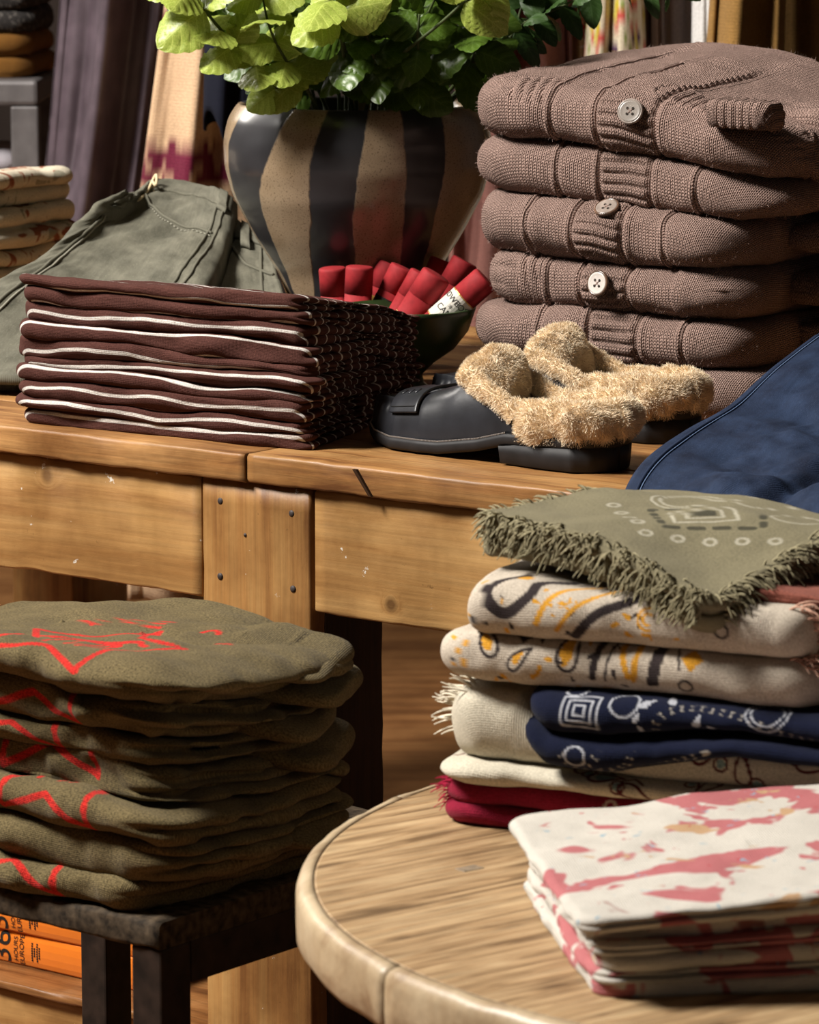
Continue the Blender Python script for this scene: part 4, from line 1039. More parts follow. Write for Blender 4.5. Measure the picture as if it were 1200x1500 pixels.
    for sd in (0, 1):
        pts = [Vector(Pst[i, 4 if sd == 0 else 55]) for i in range(1, 13)]
        MB().tube([p + Vector((0, 0, .0003)) for p in pts], .0006, 6).obj('strap_stitching', m_blackst, so2, True)
        for kk in (3, 6, 9): 
            p = Vector(Pst[kk, 16 if sd == 0 else 43]); p2 = Vector(Pst[kk, 21 if sd == 0 else 38]); MB().tube([p, p2], .0013, 6).obj('lacing', m_leather, so2, True)
    # topline stitching, two rows
    for off_ in (.985, .955):
        tl = upper(np.linspace(R(8), R(80), 60), np.array([off_]), .0004)[0]; tr = upper(np.linspace(R(100), R(172), 60), np.array([off_]), .0004)[0]
        for arr in (tl, tr):
            st = MB()
            for i in range(0, 58, 2): st.tube([arr[i], arr[i + 1]], .0006, 5)
            st.obj('topline_stitching', m_stitch, up)['kind'] = 'stuff'
    # shearling collar along the topline
    ph3 = np.linspace(R(6), R(174), 90); edge = upper(ph3, np.array([1.0]))[0]
    nr_ = 14; ring = np.linspace(0, 2 * np.pi, nr_, endpoint=False); Pc = np.zeros((90, nr_, 3))
    for i in range(90):
        tdir = edge[min(i + 1, 89)] - edge[max(i - 1, 0)]; tdir /= np.linalg.norm(tdir)
        a = np.array([0, 0, 1.]) - tdir * tdir[2]; a /= np.linalg.norm(a); b_ = np.cross(tdir, a)
        topf = math.sin(ph3[i]) ** 3; rr = .0068 + .0045 * topf
        cpt = edge[i] + np.array([.004 + .006 * topf, 0, .004 + .004 * topf]); cpt[1] *= .93
        bump_ = 1 + .22 * vn(np.cos(ring) * 1.5 + i * .35, np.sin(ring) * 1.5, 7)
        Pc[i] = cpt + (np.cos(ring)[:, None] * a + np.sin(ring)[:, None] * b_) * (rr * bump_)[:, None]
    Pc = orient(Pc, True, np.zeros(3) + 0) if False else Pc
    ctr = Pc.mean(1, keepdims=True); Nn = grid_normals(Pc, True)
    if ((Pc - ctr) * Nn).sum(-1).mean() < 0: Pc = Pc[:, ::-1]
    mesh_np('shearling_collar', Pc.reshape(-1, 3), grid_faces(90, nr_, True), m_fleece, None, None, root)
    tri_scatter(Pc, True, 20000, .0038, 'collar_wool', root, 11, m_wool)
    # shearling tongue folded back in a loop
    path = np.array([(.39, .064), (.425, .074), (.46, .083), (.50, .088), (.535, .083), (.553, .071), (.55, .058), (.535, .047)])
    path = curve([(x * L, z) for x, z in path], 36); npth = len(path); Pt = np.zeros((npth, 22, 3)); ring = np.linspace(0, 2 * np.pi, 22, endpoint=False)
    for i in range(npth):
        t0 = path[min(i + 1, npth - 1)] - path[max(i - 1, 0)]; t0 /= np.linalg.norm(t0); nrm = np.array([-t0[1], t0[0]])
        k = i / (npth - 1); wy = .0285 * (1 - .30 * k) * min(1, .35 + 4 * min(k, 1 - k)); tk = .0082 * min(1, .5 + 5 * min(k, 1 - k))
        sag = .006 * (np.abs(np.cos(ring)) ** 2)
        bump_ = 1 + .2 * vn(np.cos(ring) * 2 + i * .2, np.sin(ring) * 2, 9)
        Pt[i, :, 0] = path[i, 0] + nrm[0] * np.sin(ring) * tk * bump_; Pt[i, :, 2] = path[i, 1] + nrm[1] * np.sin(ring) * tk * bump_ - sag
        Pt[i, :, 1] = my * (np.cos(ring) * wy * bump_ + skew(.45))
    ctr = Pt.mean(1, keepdims=True); Nn = grid_normals(Pt, True)
    if ((Pt - ctr) * Nn).sum(-1).mean() < 0: Pt = Pt[:, ::-1]
    mesh_np('shearling_tongue', Pt.reshape(-1, 3), grid_faces(npth, 22, True), m_fleece, None, None, root)
    tri_scatter(Pt, True, 30000, .0040, 'tongue_wool', root, 12, m_wool)
    # pale tag under the tongue
    tg = np.zeros((12, 10, 3)); 
    for i in range(12):
        for j in range(10):
            a = i / 11; tg[i, j] = ((.475 + .075 * a) * L, my * (-.023 - .006 * math.sin(a * 3.1) + .0 * j),   .040 + .022 * j / 9 + .004 * math.sin(a * 3.14))
    to = mesh_np('tag', tg.reshape(-1, 3), grid_faces(12, 10), m_tagp, None, None, root); md = to.modifiers.new('t', 'SOLIDIFY'); md.thickness = .0015
    # shearling footbed with raised heel roll
    tb = .40 + .612 * (1 - np.cos(np.linspace(.25, np.pi, 70))) / 2; tb = np.clip(tb, .4, 1.012)
    def bed(z, sc):
        sc2 = np.where(tb < .74, np.minimum(sc, .72 + (sc - .72) * np.clip((tb - .66) / .08, 0, 1)), sc)
        w = np.maximum(hw(np.clip(tb, 0, .9999)) + .003 * (tb > .7), .004) * sc2; w[-1] *= .3
        fx = tb * L; cx = .78 * L; fx = np.where(fx > cx, cx + (fx - cx) * (1 - (1 - sc) * .9), fx)
        zz = zbot(tb) + th + z(tb)
        near = np.stack([fx, my * (-w + skew(tb)), zz], 1); far = np.stack([fx, my * (w + skew(tb)), zz], 1)
        return np.concatenate([near, far[::-1]])
    hr = lambda k: (lambda a: k * np.interp(a, [.4, .62, .70, .85, 1.01], [.62, .72, .95, 1.0, .92]))
    rings = [bed(hr(-.006), .96), bed(hr(.002), 1.06), bed(hr(.012), 1.13), bed(hr(.022), 1.10), bed(hr(.030), .98), bed(hr(.032), .84), bed(hr(.029), .70), bed(hr(.024), .55), bed(hr(.021), .35), bed(hr(.020), .1)]
    Pb = np.array(rings); m = Pb.shape[1]
    jj = np.linspace(0, 2 * np.pi, m)
    # refine rings by interpolation
    tq = np.linspace(0, len(rings) - 1, 34); Pb = np.stack([[np.interp(tq, np.arange(len(rings)), Pb[:, k, c_]) for c_ in range(3)] for k in range(m)], 0).transpose(2, 0, 1)
    Nn = grid_normals(Pb, True)
    if Nn[-8:, :, 2].mean() < 0: Pb = Pb[:, ::-1]; Nn = grid_normals(Pb, True)
    Pb = Pb + Nn * (.0028 * fbm(Pb[..., 0] * 80, Pb[..., 1] * 80 + Pb[..., 2] * 60, 4, 3))[..., None]
    mesh_np('shearling_footbed', Pb.reshape(-1, 3), grid_faces(34, m, True), m_fleece, None, None, root)
    tri_scatter(Pb, True, 52000, .0040, 'footbed_wool', root, 13, m_wool, flow=(0, 0, -.12))
    return root
m_fuzz = plain('mauve_fibre', (.40, .28, .24), .9, .1)
for rt_, P_ in CARDS:
    tri_scatter(P_[:-2], True, 4500, .0034, 'wool_fuzz', rt_, 31, m_fuzz, flow=(0, 0, 0), wid=.00012)
def sole_at(u, v): return onz(u, v, TZ)
ca1 = R(-42)
p_toe = sole_at(538, 630)
cl_off = Vector((math.sin(-ca1) * .052, math.cos(ca1) * .052, 0))
make_clog(p_toe + Vector((.0, -.070, .0008)) + cl_off * .3, ca1, 1, 'black leather shearling-lined clog at the table edge, in front of its mate')
make_clog(p_toe + Vector((.0 + .060, -.070 + .158, .0008)) + cl_off * .3, ca1 + R(2), -1, 'black leather shearling-lined clog pushed against the cardigan stack behind its mate')
# ------------------------------------------------------------------ planter
pc = at(524, 150, 4.12); pc.z = TZ
PH_ = .275
prof_z = np.array([0, .006, .03, .06, .10, .14, .18, .21, .235, .252, .263, .270, .275])
prof_r = np.array([.056, .060, .063, .068, .084, .109, .130, .1385, .1395, .1365, .133, .128, .124])
nz_, na = 170, 720
zz = np.linspace(0, PH_, nz_)
def spl(z):
    from numpy.polynomial import polynomial
    return np.interp(z, prof_z, prof_r)
rr = spl(zz); ker = np.ones(9) / 9; rr2 = np.convolve(np.pad(rr, 4, mode='edge'), ker, 'valid'); rr2[:3] = rr[:3]; rr2[-3:] = rr[-3:]
zi = np.r_[zz, [PH_ - .002, PH_ - .02, PH_ - .10]]; ri = np.r_[rr2, [.118, .116, .110]]
ang = np.linspace(0, 2 * np.pi, na, endpoint=False)          # 0 = towards the camera (-y), positive to the right
A, Z = np.meshgrid(ang, zi); Rm = np.broadcast_to(ri[:, None], A.shape)
Pp = np.stack([Rm * np.sin(A), -Rm * np.cos(A), Z], -1)
deg = (np.degrees(A) + 180) % 360 - 180
wv = .9 * vn(np.zeros_like(A) + 3, Z * 28, 2) + .25 * vn(A * 0, Z * 260, 3)
# dark bands: list of (z, left angle, right angle)
bands = [[(.0, -32, -30), (.085, -66, -60), (.14, -74, -53), (.19, -75, -48), (.235, -72, -38), (.275, -62, -30)],
         [(.0, -45, 2), (.06, -38, 1), (.10, -32, -.5), (.16, -22, -1), (.22, -20, 1), (.275, -13, 6)],
         [(.0, 24, 66), (.06, 32, 60), (.12, 28, 46), (.18, 22, 40), (.24, 20.5, 40), (.275, 21, 42)],
         [(.0, 82, 100), (.08, 80, 108), (.16, 74, 104), (.22, 74, 102), (.275, 72, 98)],
         [(.0, 130, 150), (.1, 128, 158), (.275, 132, 156)], [(.0, 180, 200), (.1, 178, 205), (.275, 184, 206)], [(.0, -126, -104), (.1, -128, -100), (.275, -126, -100)]]
mask = np.zeros(A.shape)
for bnd in bands:
    zb2, lo, hi = np.array(bnd).T
    l = np.interp(Z, zb2, lo) + wv; h = np.interp(Z, zb2, hi) + np.roll(wv, 9, 0)
    dd = (deg - (l + h) / 2 + 180) % 360 - 180
    mask = np.maximum(mask, np.clip(((h - l) / 2 - np.abs(dd)) / .5 + .5, 0, 1))
mask = mask * (Z > .012 + .004 * vn(A * 3, Z * 0, 8))
m_pot, nt, b = MAT('stoneware_glaze', .4, .5)
mk = ND(nt, 'Attribute', attribute_name='col').outputs['Color']
mkf = ND(nt, 'SeparateColor', {0: mk}).outputs[0]
sp1 = NOISE(nt, VEC(nt, 'Object'), 700, 3, .6); sp2 = NOISE(nt, VEC(nt, 'Object'), 22, 4)
tanc = MIX(nt, RAMP(nt, sp1, [(.33, (1, 1, 1)), (.42, (0, 0, 0))]), RAMP(nt, sp2, [(.3, (.27, .19, .115)), (.7, (.34, .25, .16))]), (.08, .045, .025, 1))
blk = RAMP(nt, sp2, [(.3, (.020, .019, .021)), (.7, (.034, .033, .036))])
nt.links.new(MIX(nt, mkf, tanc, blk), b.inputs['Base Color'])
nt.links.new(MATH(nt, 'ADD', MATH(nt, 'MULTIPLY', mkf, .14), .20), b.inputs['Roughness'])
BUMP(nt, b, MATH(nt, 'ADD', MATH(nt, 'MULTIPLY', sp1, MATH(nt, 'SUBTRACT', 1.0, mkf)), MATH(nt, 'MULTIPLY', mkf, -1.5)), .3, .0008)
b.inputs['Coat Weight'].default_value = .4; b.inputs['Coat Roughness'].default_value = .16
fz = grid_faces(len(zi), na, True)
pot = mesh_np('planter', Pp.reshape(-1, 3), fz[:, ::-1], m_pot, None, np.repeat(mask.reshape(-1, 1), 3, 1))
pot.location = pc
tag(pot, 'big tan stoneware planter with wide charcoal stripes behind the red tubes', 'planter')
m_soil = plain('dark_soil', (.02, .013, .009), .95, noise=.5, nscale=200, bump=1)
MB().lathe([(.0001, -.09), (.108, -.09), (.109, -.03), (.05, -.024), (.0001, -.022)], 40).obj('soil', m_soil, pot, True).location = (0, 0, PH_)
MB().lathe([(.0001, .0), (.0575, .0), (.0575, .004), (.0001, .004)], 40).obj('foot', m_pot, pot)

# ------------------------------------------------------------------ plant
def leafmat(name, a, b_, tr):
    m, nt, b = MAT(name, .38, .45)
    uv = VEC(nt, 'UV'); n = NOISE(nt, VEC(nt, 'Object'), 40, 3)
    s = ND(nt, 'SeparateXYZ', {0: uv})
    side = MATH(nt, 'ABSOLUTE', s.outputs[0])
    vein = MATH(nt, 'ABSOLUTE', MATH(nt, 'SINE', MATH(nt, 'MULTIPLY', MATH(nt, 'SUBTRACT', s.outputs[1], MATH(nt, 'MULTIPLY', side, .55)), 19.0)))
    c = MIX(nt, RAMP(nt, n, [(.3, (0, 0, 0)), (.7, (1, 1, 1))]), (*a, 1), (*b_, 1))
    c = MIX(nt, RAMP(nt, MATH(nt, 'MINIMUM', vein, MATH(nt, 'MULTIPLY', side, 9.0)), [(.0, (.45,) * 3), (.22, (0, 0, 0))]), c, tuple(min(1, x * 1.5 + .04) for x in b_) + (1,))
    nt.links.new(c, b.inputs['Base Color'])
    b.inputs['Subsurface Weight'].default_value = 0
    tb_ = nt.nodes.new('ShaderNodeBsdfTranslucent'); nt.links.new(c, tb_.inputs[0])
    mx = nt.nodes.new('ShaderNodeMixShader'); mx.inputs[0].default_value = tr
    nt.links.new(b.outputs[0], mx.inputs[1]); nt.links.new(tb_.outputs[0], mx.inputs[2])
    nt.links.new(mx.outputs[0], nt.nodes['Material Output'].inputs[0])
    return m
m_lb = leafmat('bright_leaf', (.24, .33, .04), (.44, .50, .11), .28)  # leaves on the lit side, the light put into their colour
m_lm = leafmat('mid_leaf', (.045, .095, .008), (.08, .135, .014), .2)  # inner leaves, darkened in colour for the shade among them
m_ld = leafmat('dark_leaf', (.02, .05, .01), (.035, .075, .014), .15)  # leaves on the right, shade painted into their colour
m_stem = plain('green_stem', (.05, .07, .02), .6, noise=.3)
def leaf_mesh(name, mat, wid, curl, fold, seed, pt=1.0):
    nu, nv = 13, 17; P = np.zeros((nv, nu, 3)); U = np.zeros((nv, nu, 2))
    for j in range(nv):
        t = j / (nv - 1)
        w = wid * (math.sin(math.pi * t ** .78) ** .62 if 0 < t < 1 else 0.0) * (1 - .12 * t)
        for i in range(nu):
            s = i / (nu - 1) * 2 - 1
            x = s * w * .5; y = t
            z = -curl * t * t + fold * abs(s) * w * .5 + .034 * math.sin((t - abs(s) * .28) * 34) * min(1, abs(s) * 3) * w * 1.2 + .03 * float(vn(s * 2 + seed, t * 3, seed)) * w
            z -= curl * .5 * (s * w) ** 2
            P[j, i] = (x, y, z); U[j, i] = (s * .5, t)
    me_o = mesh_np(name, P.reshape(-1, 3), grid_faces(nv, nu)[:, ::-1], mat, U.reshape(-1, 2))
    me = me_o.data; bpy.data.objects.remove(me_o); return me
LM = {'b': [leaf_mesh('leaf', m_lb, 1.0, .25, -.10, 1), leaf_mesh('leaf', m_lb, .88, .40, .15, 2), leaf_mesh('leaf', m_lb, .95, .1, -.2, 5)],
      'm': [leaf_mesh('leaf', m_lm, .95, .2, -.1, 3), leaf_mesh('leaf', m_lm, .85, .35, .12, 4), leaf_mesh('leaf', m_lm, 1.0, .3, .2, 8)],
      'd': [leaf_mesh('leaf', m_ld, .55, .35, .12, 6), leaf_mesh('leaf', m_ld, .65, .2, .1, 7)]}
plant = empty('potted_plant', pc + Vector((0, 0, PH_ - .03)), 0, 'leafy green houseplant with round glossy leaves spilling over the striped planter', 'plant')
pl_r = random.Random(5)
def add_leaf(p, d, up, size, kind):
    me = pl_r.choice(LM[kind]); d = d.normalized(); x = d.cross(up)
    if x.length < 1e-3: x = Vector((1, 0, 0))
    x.normalize(); z = x.cross(d)
    M = Matrix((x, d, z)).transposed().to_4x4(); M.translation = p
    o = bpy.data.objects.new('leaf', me); COL.objects.link(o); o.parent = plant
    o.matrix_local = M @ Matrix.Scale(size, 4)
    return o
def stem(pts, kind, n, size, start=.3, rad=.0016, seed=0, face=None):
    r = random.Random(seed); c = curve([tuple(p) for p in pts], 24); m = len(c)
    MB().tube([Vector(q) for q in c], [rad * (1.2 - .6 * i / m) for i in range(m)], 6).obj('stem', m_stem, plant, True)
    for k in range(n):
        t = start + (1 - start) * (k + .5) / n; i = min(m - 2, int(t * (m - 1))); p = Vector(c[i]); tg = (Vector(c[i + 1]) - p).normalized()
        sd = tg.cross(Vector((0, -1, .2)) if face is None else face).normalized()
        if k % 2: ax = tg.cross(sd)
        else: ax = sd
        rot = r.uniform(-.5, .5)
        for s_ in (-1, 1):
            dv = (ax * s_ * r.uniform(.7, 1.1) + sd * s_ * .35 + tg * r.uniform(.1, .5) + Vector((r.uniform(-.25, .25), r.uniform(-.45, .05), r.uniform(-.35, .15))))
            upv = Vector((r.uniform(-.4, .2), r.uniform(-1.0, -.4), r.uniform(.3, 1.0)))
            add_leaf(p, dv, upv, size * r.uniform(.75, 1.15), kind)
    add_leaf(Vector(c[-1]), (Vector(c[-1]) - Vector(c[-2])), Vector((0, -.7, .7)), size * .8, kind)
L0 = plant.location
def rel(u, v, d): return at(u, v, d) - L0
# the long branch leaning out to the left, full light painted into its leaves
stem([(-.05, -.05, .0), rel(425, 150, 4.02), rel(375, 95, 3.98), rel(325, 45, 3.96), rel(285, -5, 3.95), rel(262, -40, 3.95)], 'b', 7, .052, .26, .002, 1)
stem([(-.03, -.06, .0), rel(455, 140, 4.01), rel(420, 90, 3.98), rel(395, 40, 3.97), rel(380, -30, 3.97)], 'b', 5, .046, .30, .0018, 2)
stem([(.0, -.06, .0), rel(520, 120, 4.0), rel(505, 70, 3.97), rel(492, 25, 3.95), rel(485, -30, 3.95)], 'm', 5, .048, .25, .0018, 3)
stem([(.0, -.05, .0), rel(500, 60, 3.95), rel(490, 20, 3.90), rel(480, -10, 3.89)], 'b', 2, .05, .6, .0018, 31)
stem([(.01, -.06, .0), rel(555, 130, 4.0), rel(548, 85, 3.96), rel(535, 40, 3.95), rel(540, -20, 3.95)], 'm', 6, .046, .2, .0018, 4)
stem([(.03, -.06, .0), rel(610, 130, 4.0), rel(615, 95, 3.97), rel(612, 50, 3.95), rel(620, -20, 3.95)], 'm', 6, .050, .2, .0018, 5)
stem([(.05, -.05, .0), rel(670, 120, 4.02), rel(695, 80, 3.99), rel(700, 40, 3.97), rel(712, -10, 3.97)], 'm', 6, .052, .25, .0018, 6)
stem([(.06, -.03, .0), rel(720, 90, 4.05), rel(760, 40, 4.05), rel(800, 20, 4.06), rel(860, -8, 4.06)], 'd', 6, .046, .45, .0016, 7)
stem([(.06, -.02, .0), rel(740, 60, 4.08), rel(765, 10, 4.08), rel(790, -30, 4.08)], 'd', 5, .045, .35, .0016, 8)
stem([(.07, .0, .0), rel(780, 20, 4.1), rel(850, -10, 4.1), rel(940, -12, 4.1), rel(990, -10, 4.1)], 'd', 4, .034, .5, .0013, 81)
stem([(.0, -.06, .0), rel(560, 110, 3.97), rel(650, 30, 3.93), rel(690, -5, 3.92), rel(715, -20, 3.92)], 'b', 3, .052, .62, .0018, 9)
for k in range(22):
    a = R(pl_r.uniform(0, 360)); ra = pl_r.uniform(.02, .085); b0 = Vector((ra * math.cos(a), ra * math.sin(a), 0))
    ln = pl_r.uniform(.11, .24); lean = pl_r.uniform(.15, .65)
    tip = b0 + Vector((math.cos(a) * lean * ln * 1.3, math.sin(a) * lean * ln * 1.3, ln))
    mid_ = (b0 + tip) / 2 + Vector((pl_r.uniform(-.015, .015), pl_r.uniform(-.015, .015), .02))
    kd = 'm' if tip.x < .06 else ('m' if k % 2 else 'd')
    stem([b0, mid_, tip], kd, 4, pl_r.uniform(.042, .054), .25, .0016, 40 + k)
bud = MB().lathe([(.0001, 0), (.004, .003), (.005, .010), (.003, .018), (.0001, .021)], 12).obj('bud', plain('pink_bud', (.42, .12, .26), .5), plant, True)
bud.location = rel(537, 92, 3.97)

# ------------------------------------------------------------------ green footed bowl with red tubes
bc = at(592, 500, 3.90); bc.z = TZ
m_bowl = plain('dark_green_glaze', (.022, .045, .013), .35, .5, noise=.5, nscale=25, bump=.3)
pr = [(.0001, 0), (.030, 0), (.030, .004), (.020, .012), (.018, .020), (.030, .032), (.050, .046), (.064, .064), (.070, .082), (.0715, .0865), (.0685, .087), (.0665, .082), (.055, .058), (.03, .042), (.0001, .038)]
bw = MB().lathe(pr, 72).obj('bowl', m_bowl, None, True); bw.location = bc
tag(bw, 'dark green footed bowl filled with red paper tubes', 'bowl')
m_red = plain('red_paper_tube', (.27, .018, .022), .7, .2, noise=.18, nscale=120, bump=.2)
m_white = plain('white_label', (.52, .49, .43), .5, noise=.05)
m_gold = plain('gold_line', (.48, .27, .06), .35, .5, .5)
m_lblk = plain('black_label', (.02, .018, .016), .5)
def tube(top, direction, ln, r, label, text=None, lab=None, spin=0):
    """paper tube; top = world centre of the upper end, direction = axis pointing up out of the bowl"""
    d = Vector(direction).normalized(); base = Vector(top) - d * ln
    q = d.to_track_quat('Z', 'Y').to_matrix().to_4x4()
    root = empty('paper_tube', base, 0, label, 'tube', 'red paper tubes in the green bowl'); root.matrix_world = Matrix.Translation(base) @ q @ Matrix.Rotation(spin, 4, 'Z')
    cdir = root.matrix_world.inverted().to_3x3() @ Vector((-.1, -1, .25)); root.matrix_world = root.matrix_world @ Matrix.Rotation(math.atan2(cdir.y, cdir.x) + math.pi / 2, 4, 'Z')
    cap = ln * .30
    MB().lathe([(.0001, 0), (r * .96, 0), (r * .98, .001), (r * .98, ln - cap - .0004)], 28).obj('tube_body', m_red, root, True)
    MB().lathe([(r * .9, ln - cap), (r, ln - cap), (r, ln - .003), (r * .96, ln - .0008), (r * .86, ln), (.0001, ln - .0004)], 28).obj('cap', m_red, root, True)
    if lab:
        a0, a1, m = lab; n = 28
        def band(z0, z1, rr, mat, nm, g0=0, g1=2 * math.pi, par=root):
            V = []; f = []; full = g1 - g0 > 6.2
            for i in range(n + 1):
                a = g0 + (g1 - g0) * i / n
                for z, q_ in ((z0, rr), (z1, rr), (z1, rr - .0008), (z0, rr - .0008)): V.append((q_ * math.cos(a), q_ * math.sin(a), z))
            for i in range(n): f += [(4 * i + k, 4 * i + 4 + k, 4 * i + 4 + (k + 1) % 4, 4 * i + (k + 1) % 4) for k in range(4)]
            b_ = MB(); b_.add(V, f); return b_.obj(nm, mat, par)
        lb = band(ln * a0, ln * a1, r * 1.012, m, 'label')
        if m is m_white:
            band(ln * a0 - .0012, ln * a0 - .0001, r * 1.014, m_gold, 'gold_line', par=lb); band(ln * a1 + .0001, ln * a1 + .0012, r * 1.014, m_gold, 'gold_line', par=lb)
        if text:
            tm = MB(); zc = ln * (a0 + a1) / 2
            for s_, size, dz in text:
                V, Fc = text_mesh(s_, size)
                tm.add([((r * 1.012 + .0003) * math.cos(p.x / r - math.pi / 2), (r * 1.012 + .0003) * math.sin(p.x / r - math.pi / 2), zc + dz + p.y) for p in V], Fc)
            tm.obj('lettering', m_ink, lb)
    return root
TR = .0142
spec = [((487, 392), 4.0, (-.06, -.05, 1), 'red paper tube standing behind the striped trousers, farthest from the cardigans', (.28, .52, m_white), None),
        ((527, 390), 3.97, (.05, -.02, 1), 'red paper tube with white label standing upright beside the leaning tubes', (.28, .58, m_white), [("COWBOY'S", .006, .006), ('CAMP', .006, -.003)]),
        ((573, 386), 4.03, (.42, .1, 1), 'red paper tube with orange label leaning behind the dark labelled tube', (.42, .60, m_gold), None),
        ((592, 392), 3.98, (.48, .0, 1), 'red paper tube with black label leaning toward the cardigans', (.2, .62, m_lblk), None),
        ((618, 400), 3.96, (.55, .0, 1), 'slim red paper tube wedged between two thicker leaning tubes', None, None),
        ((640, 402), 3.90, (.62, -.05, 1), 'large red paper tube with white sticker leaning across the bowl', (.30, .44, m_white), None),
        ((650, 381), 4.05, (.40, .1, 1), 'red paper tube standing at the back of the bowl', None, None),
        ((682, 382), 4.02, (.55, .05, 1), 'plain red paper tube leaning toward the cardigans at the back of the bowl', None, None),
        ((712, 408), 3.88, (.95, -.05, .85), 'red paper tube with large printed white label lying low on the bowl rim', (.40, .72, m_white), [("COWBOY'S", .0085, .0095), ('*', .009, .001), ('CAMP', .0088, -.0045)])]
for i, ((u, v), d, dr, lab, lb, tx_) in enumerate(spec):
    ln = .092 if i != 8 else .105; r0 = TR * (1.08 if i == 5 else (.86 if i == 4 else 1))
    tube(at(u, v, d), dr, ln, r0, lab, tx_, lb)

# ------------------------------------------------------------------ draped surfaces from control points
def bspl(ctrl, nu, nv):
    """smooth surface through a grid of control points"""
    G = [[Vector(p) for p in row] for row in ctrl]
    rows = [curve([tuple(p) for p in row], nu * 2) for row in G]
    k = min(len(r) for r in rows); tq = np.linspace(0, 1, nu)
    Rw = np.array([[np.interp(tq, np.linspace(0, 1, len(r)), r[:, c]) for c in range(3)] for r in rows]).transpose(0, 2, 1)
    out = np.zeros((nv, nu, 3))
    for j in range(nu):
        c = curve([tuple(p) for p in Rw[:, j]], nv * 2); tv = np.linspace(0, 1, nv)
        for q in range(3): out[:, j, q] = np.interp(tv, np.linspace(0, 1, len(c)), c[:, q])
    return out
def sheet_uv(P):
    du = np.r_[0, np.cumsum(np.linalg.norm(np.diff(P, axis=1), axis=-1).mean(0))]; dv = np.r_[0, np.cumsum(np.linalg.norm(np.diff(P, axis=0), axis=-1).mean(1))]
    U, V = np.meshgrid(du, dv); return np.stack([U, V], -1)
def closed_sheet(name, P, low, mat, parent=None, rounding=.006, rings=6):
    """top surface P closed down to the surface low by rounded edges"""
    nv, nu = P.shape[:2]; U = sheet_uv(P)
    o = mesh_np(name, np.concatenate([P.reshape(-1, 3), low.reshape(-1, 3)]), np.concatenate([grid_faces(nv, nu), grid_faces(nv, nu)[:, ::-1] + nv * nu, skirt(nv, nu)]), mat, np.concatenate([U.reshape(-1, 2)] * 2), None, parent)
    return o
def skirt(nv, nu):
    idx = np.concatenate([np.arange(nu - 1), np.arange(nv - 1) * nu + nu - 1, (nv - 1) * nu + np.arange(nu - 1, 0, -1), np.arange(nv - 1, 0, -1) * nu])
    nx = np.roll(idx, -1); n = nv * nu
    return np.stack([idx, nx, nx + n, idx + n], 1)
def denim(name, c1, c2, pale):
    m, nt, b = MAT(name, .85, .15); uv = VEC(nt, 'UV')
    big = NOISE(nt, uv, 22, 4, .6); fine = NOISE(nt, VEC(nt, 'UV', (1, .35, 1)), 900, 2, .6); streak = NOISE(nt, VEC(nt, 'UV', (260, 20, 1)), 1, 2)
    c = RAMP(nt, big, [(.3, c1), (.7, c2)])
    c = MIX(nt, RAMP(nt, fine, [(.55, (0, 0, 0)), (.8, (.5, .5, .5))]), c, (*pale, 1))
    c = MIX(nt, 1.0, c, RAMP(nt, streak, [(.3, (.8,) * 3), (.7, (1, 1, 1))]), 'MULTIPLY')
    nt.links.new(c, b.inputs['Base Color'])
    tw = ND(nt, 'TexWave', {'Vector': VEC(nt, 'UV', rot=(0, 0, .6)), 'Scale': 200, 'Distortion': .4}).outputs[1]
    BUMP(nt, b, MATH(nt, 'ADD', MATH(nt, 'MULTIPLY', tw, .5), MATH(nt, 'ADD', MATH(nt, 'MULTIPLY', big, 2.0), fine)), .35, .0012)
    return m
m_odenim = denim('olive_denim', (.075, .072, .053), (.175, .165, .125), (.28, .265, .21))
m_bdenim = denim('indigo_denim', (.006, .010, .025), (.018, .032, .070), (.045, .066, .12))
m_othr = plain('olive_thread', (.25, .24, .19), .8); m_bthr = plain('blue_thread', (.10, .15, .26), .8)
def on_sheet(P, N, s, t, h=0):
    nv, nu = P.shape[:2]; x = s * (nu - 1); y = t * (nv - 1); i, j = int(min(y, nv - 2)), int(min(x, nu - 2)); fx, fy = x - j, y - i
    q = lambda A: (A[i, j] * (1 - fx) + A[i, j + 1] * fx) * (1 - fy) + (A[i + 1, j] * (1 - fx) + A[i + 1, j + 1] * fx) * fy
    return Vector(q(P)) + Vector(q(N)) * h
def seam(name, P, N, pts, r, mat, parent, h=.0004, dash=None):
    c = curve(pts, 60); b_ = MB(); V = [on_sheet(P, N, min(max(a, 0), 1), min(max(b2, 0), 1), h) for a, b2 in c]
    if dash:
        for i in range(0, len(V) - 1, 2): b_.tube([V[i], V[i] + (V[i + 1] - V[i]) * .9], r, 5)
    else: b_.tube(V, r, 6)
    return b_.obj(name, mat, parent, True)
def patch(name, P, N, s0, s1, t0, t1, h, mat, parent, n=14):
    Q = np.array([[on_sheet(P, N, s0 + (s1 - s0) * i / (n - 1), t0 + (t1 - t0) * j / (n - 1), h) for i in range(n)] for j in range(n)])
    Lw = np.array([[on_sheet(P, N, s0 + (s1 - s0) * i / (n - 1), t0 + (t1 - t0) * j / (n - 1), -.001) for i in range(n)] for j in range(n)])
    return closed_sheet(name, Q, Lw, mat, parent)
